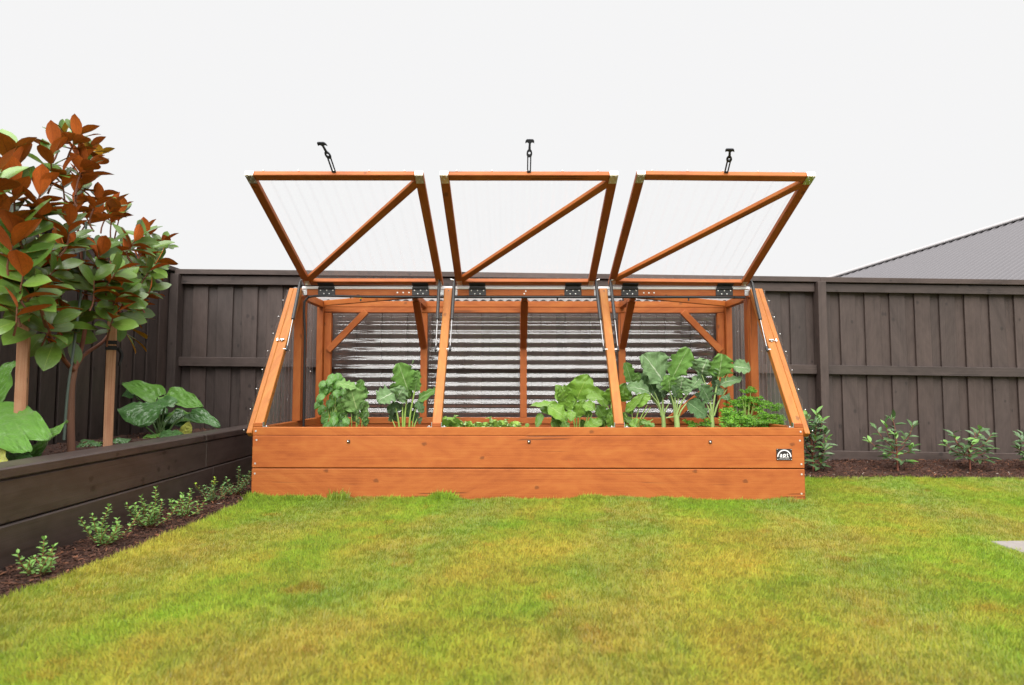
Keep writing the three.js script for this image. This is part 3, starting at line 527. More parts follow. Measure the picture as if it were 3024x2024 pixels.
    rod('ball_stud', b.clone().add(V(0, 0.012, -0.006)), b.clone().add(V(-s * 0.025, 0.012, -0.006)), 0.0045, 0.0045, CHROME, st, 8);
    rod('ball_stud', a.clone().add(V(0, -0.006, 0.002)), a.clone().add(V((Math.abs(xt) > 1 ? 1 : -1) * Math.sign(xt) * -0.03, 0.004, 0.004)), 0.0045, 0.0045, CHROME, st, 8);
  }
}

// ---------------------------------------------------------------- leaves
// a unit leaf: base at the origin, tip at +y, upper face +z; scale = (width, length, depth)
function leafGeo(o) {
  const nu = o.nu ?? 6, nv = o.nv ?? 8, r = rng(o.seed ?? 1), ph = r() * 10, pos = [], uv = [], idx = [];
  let y = 0, z = 0, prev = 0; const spine = [[0, 0]];
  for (let j = 1; j <= nv; j++) { const th = (o.droop ?? 0.5) * Math.pow(j / nv, o.pow ?? 1.3) - (o.rise ?? 0); y += Math.cos(th) / nv; z -= Math.sin(th) / nv; spine.push([y, z]); prev = th; }
  for (let j = 0; j <= nv; j++) for (let i = 0; i <= nu; i++) {
    const t = j / nv, s = (i / nu) * 2 - 1, hw = o.prof(t) * 0.5 * (1 + (o.lobe ?? 0) * Math.sin(t * (o.lobeF ?? 20) + ph + s) * Math.abs(s) + (o.jag ?? 0) * noise(t * 9, s * 3 + ph) * Math.abs(s));
    const back = (o.heart ?? 0) * Math.abs(s) ** 1.5 * smooth(0.35, 0, t);
    const ruf = (o.ruffle ?? 0) * s * s * Math.sin(t * (o.rufF ?? 14) + ph + (s > 0 ? 1.7 : 0)) + (o.pucker ?? 0) * noise(t * 8 + ph, s * 4) + (o.rib ?? 0) * Math.cos((t - 0.62 * s * s) * 10 * Math.PI) * (1 - 0.5 * Math.abs(s)) * smooth(0, 0.15, Math.abs(s));
    pos.push(s * hw, spine[j][0] - back, spine[j][1] + (o.fold ?? 0) * Math.abs(s) * hw - (o.arch ?? 0) * s * s * hw + ruf + (o.twist ?? 0) * s * t * hw); uv.push(s * 0.5 + 0.5, t);
    if (i && j) { const k = j * (nu + 1) + i, m = k - nu - 1; idx.push(m - 1, m, k, m - 1, k, k - 1); }
  }
  const g = new THREE.BufferGeometry(); g.setIndex(idx); g.setAttribute('position', new THREE.Float32BufferAttribute(pos, 3)); g.setAttribute('uv', new THREE.Float32BufferAttribute(uv, 2)); g.computeVertexNormals();
  if (!o.shell) return g;
  // a second, lower face a little below the first (group 1)
  const n = pos.length / 3, p2 = pos.slice(), nor = g.attributes.normal, N2 = [];
  for (let i = 0; i < n; i++) { const e = 0.006; p2[i * 3] -= nor.getX(i) * e; p2[i * 3 + 1] -= nor.getY(i) * e; p2[i * 3 + 2] -= nor.getZ(i) * e; N2.push(-nor.getX(i), -nor.getY(i), -nor.getZ(i)); }
  const both = new THREE.BufferGeometry(), idx2 = []; for (let i = 0; i < idx.length; i += 3) idx2.push(idx[i] + n, idx[i + 2] + n, idx[i + 1] + n);
  both.setIndex([...idx, ...idx2]); both.setAttribute('position', new THREE.Float32BufferAttribute([...pos, ...p2], 3)); both.setAttribute('normal', new THREE.Float32BufferAttribute([...nor.array, ...N2], 3)); both.setAttribute('uv', new THREE.Float32BufferAttribute([...uv, ...uv], 2));
  both.addGroup(0, idx.length, 0); both.addGroup(idx.length, idx2.length, 1); return both;
}
const ovate = (t) => Math.pow(Math.sin(Math.PI * Math.pow(clamp(t), 0.72)), 0.75) * (t > 0.985 ? 0.35 : 1) + 0.015;
const obovate = (t) => Math.pow(Math.sin(Math.PI * Math.pow(clamp(t), 1.12)), 0.8) * (t > 0.97 ? 0.6 : 1) + 0.03;
const lance = (t) => Math.pow(Math.sin(Math.PI * Math.pow(clamp(t), 0.85)), 1.0) + 0.02;
const cordate = (t) => Math.pow(clamp(1 - t), 0.62) * Math.pow(smooth(-0.12, 0.22, t), 0.6) * 1.08 + 0.02;
const broad = (t) => (t < 0.12 ? 0.25 + t * 3 : Math.pow(Math.sin(Math.PI * clamp(0.2 + t * 0.76)), 0.55)) * (t > 0.98 ? 0.7 : 1);
const spoon = (t) => 0.16 + 0.84 * Math.pow(Math.sin(Math.PI * clamp(smooth(0.0, 1.0, t) * 0.86 + 0.06)), 0.9) * smooth(0.0, 0.28, t);
function veins(seed, base, vein, o = {}) {
  const N = o.n ?? 7, k = o.k ?? 0.4;
  const f = (u, v) => { const s = Math.abs(u * 2 - 1), mid = 1 - smooth(0.0, (o.mid ?? 0.05) * (1.3 - v), s), q = (v - k * s * (o.para ? s : 1)) * N + (u > 0.5 ? 0.35 : 0), fr = Math.abs(q - Math.round(q)), side = (1 - smooth(0.0, o.vw ?? 0.09, fr)) * (1 - 0.7 * s); return [mid, side]; };
  const map = tex(128, 192, (u, v) => { const [m, sd] = f(u, v), n = 0.5 * pn(u, v, 14, 14, seed) + 0.5 * pn(u, v, 60, 60, seed + 1), b = 1 + (o.mott ?? 0.3) * n, t = clamp(m + sd * (o.side ?? 0.5)); return base.map((x, i) => lerp(x * b, vein[i], t)); }, true);
  const bump = tex(128, 192, (u, v) => { const [m, sd] = f(u, v); return 0.6 + (o.sunk ? -1 : 1) * (0.35 * m + 0.28 * sd) + 0.25 * pn(u, v, 26, 26, seed + 2); });
  return { map, bump };
}
const leafMat = (v, o = {}) => phy({ map: v.map, bumpMap: v.bump, bumpScale: o.bump ?? 0.003, color: o.color ?? 0xffffff, roughness: 1, clearcoat: o.gloss ?? 0.35, clearcoatRoughness: o.cr ?? 0.35, transmission: o.trans ?? 0.25, thickness: 0, side: THREE.DoubleSide });
// put a leaf with its base at a and its tip at b
function putLeaf(name, geo, mat, parent, a, b, width, face, depth) {
  const d = V().subVectors(b, a), l = d.length(), y = d.divideScalar(l), z = face.clone().addScaledVector(y, -face.dot(y)).normalize(), x = V().crossVectors(y, z);
  const m = part(name, geo, mat, parent, a, new THREE.Quaternion().setFromRotationMatrix(new THREE.Matrix4().makeBasis(x, y, z))); m.scale.set(width, l, depth ?? (l + width) / 2); return m;
}
const toCam = (p) => V().subVectors(camera.position, p).normalize();

// ---------------------------------------------------------------- magnolia on its stakes
{
  const r = rng(404);
  const tree = thing('magnolia_tree', 'young magnolia with glossy green leaves and rust brown undersides in the raised planter', 'tree');
  const BARK = std({ color: rgb(0.16, 0.075, 0.045), roughness: 0.85 }), TWIG = std({ color: rgb(0.17, 0.06, 0.03), roughness: 0.7 });
  const topsV = veins(61, [0.080, 0.150, 0.018], [0.19, 0.26, 0.04], { mid: 0.05, n: 9, side: 0.12, mott: 0.25 }), newV = veins(62, [0.13, 0.235, 0.036], [0.22, 0.3, 0.07], { mid: 0.05, n: 9, side: 0.12, mott: 0.2 });
  const rust = veins(63, [0.58, 0.118, 0.012], [0.38, 0.06, 0.008], { mid: 0.045, n: 9, side: 0.1, mott: 0.35 }), backlitGold = veins(64, [0.60, 0.27, 0.014], [0.46, 0.17, 0.012], { mid: 0.045, n: 9, side: 0.1, mott: 0.3 });  // the gold is sky glow through backlit leaves, put into the underside colour
  const TOP = [topsV, topsV, newV].map((v, i) => phy({ map: v.map, bumpMap: v.bump, bumpScale: 0.0012, color: rgb(...[[1, 1, 1], [0.82, 0.9, 1.0], [1, 1, 1]][i]), roughness: 0.36, specularIntensity: 0.8, clearcoat: 0.22, clearcoatRoughness: 0.2 }));
  const UND = [[rust, 1], [rust, 0.8], [backlitGold, 1], [rust, 1.12]].map(([v, k]) => phy({ map: v.map, bumpMap: v.bump, bumpScale: 0.001, color: rgb(k, k, k), roughness: 0.85, sheen: 0.3, sheenColor: rgb(0.5, 0.2, 0.08), sheenRoughness: 0.6 }));
  const shapes = [0, 1, 2, 3, 4].map((i) => leafGeo({ prof: obovate, nu: 4, nv: 6, fold: [0.28, 0.12, 0.4, 0.2, 0.05][i], droop: [0.25, 0.55, 0.15, 0.8, 0.4][i], ruffle: 0.015, rufF: 9, twist: [0, 0.3, -0.3, 0.15, 0][i], seed: i + 1, shell: true }));
  const X0 = -2.6, base = onX(210, 1337, X0); base.y = 0.33;
  const P = (px, py, dx = 0) => onX(px, py, X0 + dx);
  const trunk = part('trunk', tubeGeo([base, P(209, 1239), P(212, 1134), P(220, 1092)], 0.021, 0.016, 12, 8), BARK, tree);
  const limbs = sub('branches', tree), limb = (pts, r0, r1) => part('limb', tubeGeo(pts, r0, r1, 14, 6), TWIG, limbs);
  const fork = P(219, 1096);
  limb([fork, P(195, 1072, 0.02), P(150, 1000, 0.06), P(126, 934, 0.1), P(113, 880, 0.12), P(88, 815, 0.14), P(55, 700, 0.15)], 0.013, 0.007);        // leader towards the near stake
  limb([fork, P(236, 1040), P(249, 985, -0.02), P(255, 900, -0.05), P(245, 790, -0.08), P(232, 700, -0.1), P(222, 600, -0.1), P(236, 520, -0.1)], 0.014, 0.006);  // middle leader
  limb([fork, P(245, 1051, -0.05), P(310, 1003, -0.1), P(352, 930, -0.12), P(368, 860, -0.12), P(395, 790, -0.12), P(424, 735, -0.12)], 0.012, 0.006);
  // whorls of leaves: pixel of the whorl's foot, lean in the picture, number, size
  const W = [
    [85, 735, 0.1, 8, 1.1, 0.15], [70, 800, 0.0, 8, 1.1, 0.17], [110, 850, 0.3, 8, 1.05, 0.16], [345, 800, 0.1, 8, 0.95, 0.14], [352, 865, 0.0, 8, 0.95, 0.15], [335, 930, 0.0, 8, 0.95, 0.15], [50, 890, -0.2, 8, 1.1, 0.16],
    [402, 705, 0.2, 9, 1.0], [445, 735, 0.5, 9, 1.0], [462, 775, 0.7, 9, 0.95], [415, 830, 0.4, 9, 1.05], [385, 790, 0.1, 9, 1.0], [445, 855, 0.8, 8, 0.95], [350, 845, 0.0, 9, 1.0], [300, 745, 0.2, 8, 1.0],
    [160, 425, -0.1, 8, 0.86], [182, 398, 0.05, 7, 0.8], [228, 402, 0.25, 9, 0.86], [262, 440, 0.5, 8, 0.8], [246, 480, 0.35, 10, 0.9], [284, 462, 0.9, 7, 0.8], [250, 528, 0.7, 9, 0.85],
    [30, 462, -0.1, 8, 1.15], [38, 545, 0.05, 9, 1.15], [-15, 520, -0.3, 7, 1.1], [118, 566, 0.1, 9, 1.0], [182, 520, -0.15, 8, 0.85], [225, 560, 0.3, 7, 0.85], [150, 470, -0.5, 6, 0.85],
    [50, 690, 0.1, 10, 1.3], [-5, 640, -0.2, 8, 1.25], [228, 605, 0.4, 9, 0.9], [290, 585, 0.3, 8, 0.8], [330, 612, 0.5, 9, 0.8], [356, 625, 0.4, 8, 0.82], [270, 640, 0.5, 8, 0.85], [205, 655, -0.4, 8, 0.9],
    [190, 735, 0.1, 10, 1.15], [118, 775, 0.15, 9, 1.2], [428, 690, 0.15, 9, 0.95], [420, 755, 0.2, 9, 0.98], [484, 716, 0.7, 8, 0.78], [367, 735, 0.1, 9, 0.9], [440, 800, 0.75, 8, 0.9], [330, 720, -0.3, 7, 0.85],
    [95, 865, -0.1, 9, 1.25], [270, 830, 0.1, 8, 1.0], [366, 890, 0.05, 9, 1.0], [395, 850, 0.6, 8, 0.95], [200, 930, 0.2, 9, 1.2], [30, 830, -0.6, 8, 1.25], [310, 800, 0.2, 8, 0.95], [405, 905, 1.0, 6, 0.95],
  ];
  // more whorls to fill the crown's volume
  const inside = [[0, 440, 330, 640], [20, 560, 400, 800], [40, 700, 470, 900], [20, 800, 420, 960]];
  for (const [x0, y0, x1, y1] of inside) for (let i = 0; i < (y0 < 500 ? 0 : 4); i++) W.push([rr(x0, x1, r), Math.max(rr(y0, y1, r), 0), rr(-0.4, 0.6, r), 7, rr(0.8, 1.05, r)]);
  const crown = sub('crown', tree), extraTop = [], extraUnder = []; let count = 0;
  const single = [0, 1, 2].map((i) => leafGeo({ prof: obovate, nu: 4, nv: 6, fold: [0.28, 0.12, 0.3][i], droop: [0.25, 0.55, 0.7][i], ruffle: 0.015, rufF: 9, seed: i + 11 }));
  const addLeaf = (p, dir, up, len, wid, und) => {
    if (count < 280) { count++; putLeaf('leaf', pick(shapes, r), [pick(TOP, r), und], crown, p, p.clone().addScaledVector(dir, len), wid, up, len * 0.6); return; }
    const y = dir.clone(), z = up.clone().addScaledVector(y, -up.dot(y)).normalize(), x = V().crossVectors(y, z), g = pick(single, r).clone().applyMatrix4(new THREE.Matrix4().makeBasis(x.multiplyScalar(wid), y.multiplyScalar(len), z.clone().multiplyScalar(len * 0.6)).setPosition(p));
    extraTop.push(g); extraUnder.push(g.clone().translate(-z.x * 0.0012, -z.y * 0.0012, -z.z * 0.0012));
  };
  for (const [px, py, lean, n, size, near] of W) {
    const dx = near ?? rr(-0.16, 0.16, r) - (px > 330 ? 0.08 : 0), p = P(px, py, dx), ax = V(0.15 + lean * 0.45 + rr(-0.2, 0.3, r), 1, -lean * 0.25 + rr(-0.2, 0.2, r)).normalize();
    const foot = p.clone().addScaledVector(ax, -rr(0.1, 0.17, r)); part('twig', tubeGeo([foot.clone().add(V(rr(-0.03, 0.03, r), -0.05, rr(-0.03, 0.03, r))), foot, p], 0.0055, 0.0035, 5, 5), TWIG, limbs);
    const s1 = V().crossVectors(ax, V(0.3, 0.2, 1)).normalize(), s2 = V().crossVectors(ax, s1);
    for (let i = 0; i < n; i++) {
      const a = i * 2.4 + rr(-0.3, 0.3, r), t = i / n, open = lerp(0.3, 1.15, t) + rr(-0.12, 0.12, r) + 0.35 * smooth(620, 860, py) + (r() < 0.25 ? 0.4 : 0), low = -0.10 * t * size;
      const side = s1.clone().multiplyScalar(Math.cos(a)).addScaledVector(s2, Math.sin(a)), dir = ax.clone().multiplyScalar(Math.cos(open)).addScaledVector(side, Math.sin(open)).normalize();
      const up = ax.clone().multiplyScalar(Math.sin(open)).addScaledVector(side, -Math.cos(open)).addScaledVector(toCam(p), 1.5 * smooth(600, 840, py) * (r() < 0.68 ? 1 : 0)), len = 0.162 * size * rr(0.85, 1.15, r);
      addLeaf(p.clone().addScaledVector(ax, low), dir, up, len, len * rr(0.44, 0.54, r), py < 470 && px > 120 && r() < 0.22 ? UND[2] : pick([UND[0], UND[1], UND[3]], r));
    }
  }
  const fill = part('foliage', mergeGeometries([mergeGeometries(extraTop), mergeGeometries(extraUnder)], true), [TOP[0], UND[0]], crown); fill.userData.kind = 'stuff';
  // older leaves hanging level below the crown: start and tip pixels
  const OLD = [[95, 930, -20, 960, 46], [90, 920, 10, 880, 40], [110, 968, 0, 1000, 60], [130, 985, 70, 1045, 62], [140, 960, 182, 970, 40], [175, 968, 292, 970, 48], [150, 1000, 210, 1060, 52], [205, 1000, 232, 1080, 40], [340, 950, 275, 935, 36], [345, 945, 355, 1008, 40], [370, 930, 425, 965, 40], [380, 965, 440, 995, 34], [370, 985, 450, 1035, 36], [375, 990, 405, 1045, 36], [395, 935, 465, 942, 14], [280, 990, 330, 965, 30], [160, 1010, 125, 1085, 62], [90, 900, 15, 850, 36], [210, 985, 165, 1035, 40]];
  for (const [a, b, c, d, w] of OLD) {
    const dx = rr(-0.08, 0.1, r), p = P(a, b, dx), q = P(c, d, dx + rr(-0.02, 0.08, r)), wid = w / CAM.f * (CAM.at[2] - p.z); if (count >= 299) break; count++;
    putLeaf('leaf', pick(shapes, r), [pick(TOP, r), pick(UND, r)], crown, p, q, wid, V(0.35, 0.9, 0.35), wid);
  }
  // stakes and ties
  for (const [pb, pt, zz, label] of [[54, 88, 0, 'pale square timber stake with a knot, rising among the big ribbed leaves'], [318, 350, 1, 'pale square timber stake with a black tie, on the fence corner side of the magnolia']]) {
    const st = thing('tree_stake', label, 'stake', 'stakes holding the magnolia'), b = onX(pb, [1366, 1324][zz], X0); b.y = 0.2; const t = b.clone().add(V(0.0, 1.3, 0.0)); t.z += 0.012;
    timber('stake', b, t, 0.05, 0.05, V(0.5, 0, 1), RAW[zz], st, 0.003);
    const ty = zz ? [0.985, 1.02] : [1.05];
    if (zz) { const c = onX(348, 1020, X0); for (const [y, h] of [[c.y + 0.012, 0.022], [c.y - 0.022, 0.026]]) { const tie = part('tie', boxG(0.062, h, 0.062), std({ color: rgb(0.012, 0.012, 0.013), roughness: 0.7 }), st, V(b.x, y, lerp(b.z, t.z, (y - b.y) / 1.36))); tie.rotation.y = 0.46; }
      part('tie', tubeGeo([V(b.x + 0.03, c.y - 0.02, b.z - 0.01), V(b.x + 0.045, c.y - 0.06, b.z - 0.03), V(b.x + 0.035, c.y - 0.13, b.z - 0.02)], 0.012, 0.008, 8, 5), std({ color: rgb(0.012, 0.012, 0.013), roughness: 0.7 }), st); }
  }
  const cane = thing('garden_cane', 'thin grey green cane standing beside the magnolia trunk', 'cane');
  part('cane', tubeGeo([onX(188, 1300, X0 + 0.03), onX(200, 1150, X0 + 0.03), onX(214, 1050, X0 + 0.02), onX(246, 790, X0), onX(254, 655, X0)], 0.0075, 0.0065, 20, 8), std({ color: rgb(0.075, 0.105, 0.085), roughness: 0.45 }), cane);
}

// ---------------------------------------------------------------- big ribbed leaf plants in the planter
{
  const rib = veins(81, [0.088, 0.225, 0.020], [0.10, 0.24, 0.03], { n: 6, k: 0.75, para: true, mid: 0.05, side: 0.45, vw: 0.12, mott: 0.25, sunk: true }), ribD = veins(82, [0.048, 0.145, 0.024], [0.06, 0.165, 0.034], { n: 6, k: 0.75, para: true, side: 0.45, vw: 0.12, mott: 0.25, sunk: true }), yel = veins(83, [0.36, 0.38, 0.05], [0.42, 0.42, 0.10], { n: 6, k: 0.7, side: 0.4, mott: 0.4 });
  const RIB = leafMat(rib, { gloss: 0.5, cr: 0.26, bump: 0.004, trans: 0.15 }), RIBD = leafMat(ribD, { gloss: 0.9, cr: 0.24, bump: 0.004, trans: 0.12 }), YEL = leafMat(yel, { gloss: 0.3, trans: 0.3 });
  const sh = [0, 1, 2, 3].map((i) => leafGeo({ prof: cordate, nu: 16, nv: 24, rib: 0.04, heart: [0.12, 0.08, 0.16, 0.05][i], fold: [0.15, 0.35, 0.05, 0.25][i], arch: [0.1, 0.15, 0.3, 0.0][i], droop: [0.9, 1.2, 1.3, 0.6][i], rise: [0.35, 0.5, 0.5, 0.2][i], ruffle: 0.085, rufF: 12, pucker: 0.08, seed: 20 + i }));
  const STALK = phy({ color: rgb(0.10, 0.19, 0.045), roughness: 0.45 });
  const plant = (label, base, list) => {
    const t = thing('ribbed_leaf_plant', label, 'plant', 'big leaved plants in the raised planter');
    list.forEach(([sx, sy, tx, ty, w, zs, zt, mat, k, up], i) => {
      const a = onZ(sx, sy, zs), b = onZ(tx, ty, zt), wid = 1.15 * w / CAM.f * (CAM.at[2] - (zs + zt) / 2);
      const face = V(...(up ?? [0.1, 0.75, 0.65]));
      putLeaf('leaf', sh[k ?? i % 4], mat === 1 ? RIBD : mat === 2 ? YEL : RIB, t, a, b, wid, face, wid * 0.6);
      const mid = V().lerpVectors(base, a, 0.55).add(V(0, 0.03, 0)); part('leaf_stalk', tubeGeo([base.clone().add(V(rr(-0.02, 0.02), 0, rr(-0.02, 0.02))), mid, a], 0.008, 0.0055, 8, 6), STALK, t);
    });
  };
  const z3 = (X, Y) => [X / 3.347, 1000 + Y / 3.347];
  const L = (a, b, c, d, w, zs, zt, m, k, up) => [...z3(a, b), ...z3(c, d), w / 3.347, zs, zt, m, k, up];
  const b1 = onZ(475, 1285, -0.75); b1.y = 0.33;
  plant('glossy dark green ribbed leaf plant between the stake and the fence corner', b1, [
    L(1480, 640, 1370, 875, 520, -0.72, -0.5, 1, 0, [0.0, 0.7, 0.75]), L(1560, 580, 1180, 425, 210, -0.85, -0.95, 0, 1), L(1640, 560, 2010, 680, 240, -0.8, -0.7, 0, 3), L(1880, 740, 2195, 880, 170, -0.85, -0.8, 1, 1), L(1580, 980, 1350, 1015, 150, -0.62, -0.5, 0, 2), L(1570, 975, 1815, 945, 160, -0.62, -0.5, 1, 3), L(1830, 985, 1865, 815, 150, -0.75, -0.75, 2, 3, [0, 0.3, 0.95]),
    L(1320, 1080, 1160, 1000, 170, -0.7, -0.6, 1, 2), L(1330, 560, 1165, 540, 120, -0.95, -1.0, 1, 1), L(1030, 640, 930, 680, 120, -1.0, -1.0, 1, 2), L(1700, 760, 1850, 870, 190, -0.9, -0.9, 1, 0), L(1560, 760, 1300, 640, 240, -0.92, -0.95, 1, 2), L(1640, 800, 1980, 800, 220, -0.95, -0.9, 0, 1), L(1600, 900, 1720, 720, 220, -0.98, -1.0, 1, 0)]);
  const b3 = onZ(300, 1335, -0.1); b3.y = 0.33;
  plant('low ribbed leaf plant creeping along the planter cap behind the stake', b3, [L(960, 1100, 735, 1060, 170, 0.05, 0.1, 1, 2), L(1030, 1100, 1300, 990, 170, -0.1, -0.2, 1, 3), L(880, 1090, 800, 1000, 150, -0.05, -0.2, 1, 0)]);
  const b2 = onZ(30, 1360, 0.98); b2.y = 0.33;
  plant('bright green ribbed leaf plant overhanging the planter cap at the near stake', b2, [
    L(-90, 760, 500, 1010, 470, 1.0, 1.18, 0, 0, [0.15, 0.75, 0.6]), L(310, 1185, 665, 800, 300, 1.05, 0.95, 0, 3, [-0.45, 0.55, 0.7]), L(-60, 640, 150, 190, 330, 0.9, 0.8, 0, 1, [-0.2, 0.4, 0.9]), L(-60, 900, 310, 1130, 300, 1.1, 1.3, 0, 2, [0, 0.7, 0.7]), L(-40, 1120, 80, 1290, 150, 1.2, 1.3, 2, 3, [0, 0.3, 0.95]), L(60, 1180, 330, 1180, 170, 1.1, 1.2, 1, 2, [0, 0.7, 0.6])]);
}

// ---------------------------------------------------------------- vegetables in the bed
{
  const brV = veins(91, [0.150, 0.265, 0.100], [0.50, 0.58, 0.40], { n: 5, k: 0.55, mid: 0.075, side: 0.42, vw: 0.06, mott: 0.22 }), brG = veins(92, [0.110, 0.250, 0.034], [0.34, 0.47, 0.2], { n: 5, k: 0.55, mid: 0.07, side: 0.38, vw: 0.06, mott: 0.25 }), brD = veins(93, [0.070, 0.155, 0.044], [0.22, 0.32, 0.15], { n: 5, k: 0.55, mid: 0.06, side: 0.3, vw: 0.06, mott: 0.25 }), beet = veins(94, [0.160, 0.325, 0.016], [0.3, 0.47, 0.07], { n: 6, k: 0.5, mid: 0.075, side: 0.3, vw: 0.09, mott: 0.3 });
  const M = [leafMat(brV, { gloss: 0.1, cr: 0.5, bump: 0.006 }), leafMat(brG, { gloss: 0.12, cr: 0.45, bump: 0.006 }), leafMat(brD, { gloss: 0.12, cr: 0.45, bump: 0.006 })], BEET = [leafMat(beet, { gloss: 0.5, cr: 0.3, bump: 0.006, trans: 0.3 }), leafMat(beet, { gloss: 0.5, cr: 0.3, bump: 0.006, trans: 0.3, color: rgb(0.72, 0.78, 0.8) })];
  const STEM = phy({ color: rgb(0.29, 0.41, 0.13), roughness: 0.55 }), BSTEM = phy({ color: rgb(0.28, 0.42, 0.085), roughness: 0.5 });
  const br = [0, 1, 2, 3].map((i) => leafGeo({ prof: broad, nu: 10, nv: 12, fold: [0.15, 0.05, 0.3, 0.1][i], droop: [0.4, 0.8, 0.5, 1.1][i], rise: [0.1, 0.3, 0.15, 0.4][i], lobe: 0.1, lobeF: 26, jag: 0.45, ruffle: 0.11, rufF: 24, pucker: 0.14, seed: 40 + i }));
  const bt = [0, 1, 2].map((i) => leafGeo({ prof: ovate, nu: 8, nv: 12, fold: [0.25, 0.1, 0.4][i], droop: [0.6, 1.1, 0.9][i], rise: [0.2, 0.4, 0.3][i], ruffle: 0.1, rufF: 19, pucker: 0.14, jag: 0.25, seed: 60 + i }));
  function veg(name, label, cat, o) {
    const t = thing(name, label, cat, o.group);
    o.leaves.forEach(([sx, sy, tx, ty, w, m, dz, up], i) => {
      const z = o.z + (dz ?? 0), zt = z + (o.reach ?? 0.04), a = onZ(...o.at(sx, sy), z), b = onZ(...o.at(tx, ty), zt), wid = 1.12 * w / o.k / CAM.f * (CAM.at[2] - z);
      putLeaf('leaf', o.shapes[i % o.shapes.length], o.mats[m], t, a, b, wid, V(...(up ?? [0.0, 0.35, 0.95])), wid * 0.9);
    });
    (o.fill ?? []).forEach(([n, x0, x1, y0, y1, w, m]) => { const r = rng(Math.round(x0 * 7 + y0)); for (let i = 0; i < n; i++) { const X = rr(x0, x1, r), Y2 = rr(y0, y1, r), z = o.z + rr(-0.14, 0.06, r), a = onZ(...o.at(X, Y2), z), lean = rr(-0.8, 0.8, r), l = w * rr(0.8, 1.2, r), b = onZ(...o.at(X + lean * l, Y2 - l * (1 - 0.4 * Math.abs(lean))), z + 0.04), wid = l * 0.8 / o.k / CAM.f * (CAM.at[2] - z); putLeaf('leaf', pick(o.shapes, r), o.mats[m], t, a, b, wid, V(lean * 0.5, 0.5, 0.8), wid * 0.9); } });
    (o.stalks ?? []).forEach(([bx, by, sx, sy, r0 = 0.0075, dz = 0]) => { const a = onZ(...o.at(bx, by), o.z), b = onZ(...o.at(sx, sy), o.z + dz); if (o.root) a.y = Math.min(a.y, 0.36); const m = V().lerpVectors(a, b, 0.5).add(V((b.x - a.x) * -0.18, 0, 0.01)); part('leaf_stalk', tubeGeo([a, m, b], r0, r0 * 0.55, 8, 6), o.stem, t); });
    return t;
  }
  const zc = (X, Y) => [1840 + X / 4.686, 1000 + Y / 4.686], za = (X, Y) => [900 + X / 5.8575, 1050 + Y / 5.8575], zs = (X, Y) => [1540 + X / 5.4056, 1000 + Y / 5.4056];
  const stemOf = (t, at, z, b, top, r) => { const p = onZ(...at(...b), z), q = onZ(...at(...top), z); p.y = 0.33; part('main_stem', tubeGeo([p, V().lerpVectors(p, q, 0.6).add(V(0.004, 0, 0)), q], r, r * 0.9, 8, 8), STEM, t); };
  // broccoli
  let t = veg('broccoli_plant', 'broccoli plant with a broad pale grey green leaf and dark side leaves beside the chard', 'vegetable', { at: zc, k: 4.686, z: -0.62, shapes: br, mats: M, stem: STEM, group: 'broccoli plants', fill: [[6, 420, 700, 720, 960, 110, 2]], leaves: [
    [545, 580, 285, 215, 360, 0, 0.02], [515, 480, 480, 185, 270, 0, -0.12], [430, 740, 290, 465, 270, 2, -0.05], [365, 745, 40, 650, 200, 0, 0.03, [0, 0.6, 0.8]], [470, 900, 520, 690, 160, 2, -0.05], [560, 700, 470, 640, 120, 0, 0.04], [120, 610, 30, 330, 150, 1, -0.1], [120, 610, 250, 480, 130, 1, -0.1]],
    stalks: [[550, 1060, 548, 575, 0.009], [530, 1070, 430, 735], [545, 1065, 365, 750], [570, 1050, 640, 900], [560, 1070, 120, 615, 0.005, -0.1]] });
  stemOf(t, zc, -0.62, [560, 1240], [552, 1050], 0.017);
  t = veg('broccoli_plant', 'broccoli plant with an upright bright green leaf leaning over its pale stem', 'vegetable', { at: zc, k: 4.686, z: -0.55, shapes: br, mats: M, stem: STEM, group: 'broccoli plants', leaves: [
    [690, 530, 905, 125, 270, 1, -0.08], [645, 730, 620, 500, 190, 1, 0.03], [790, 710, 825, 535, 270, 0, 0.0], [830, 740, 965, 690, 100, 0, 0.03], [740, 800, 690, 650, 110, 2, 0.04], [760, 830, 780, 700, 110, 1, 0.02], [700, 880, 640, 800, 120, 2, -0.05], [870, 730, 930, 620, 90, 0, -0.05]],
    stalks: [[735, 1070, 690, 520, 0.009, -0.08], [715, 1080, 645, 730, 0.0085, 0.03], [740, 1070, 955, 695, 0.008], [765, 1090, 880, 900], [735, 1080, 790, 705, 0.006], [600, 1100, 700, 1085, 0.006]] });
  stemOf(t, zc, -0.55, [748, 1240], [735, 1060], 0.022);
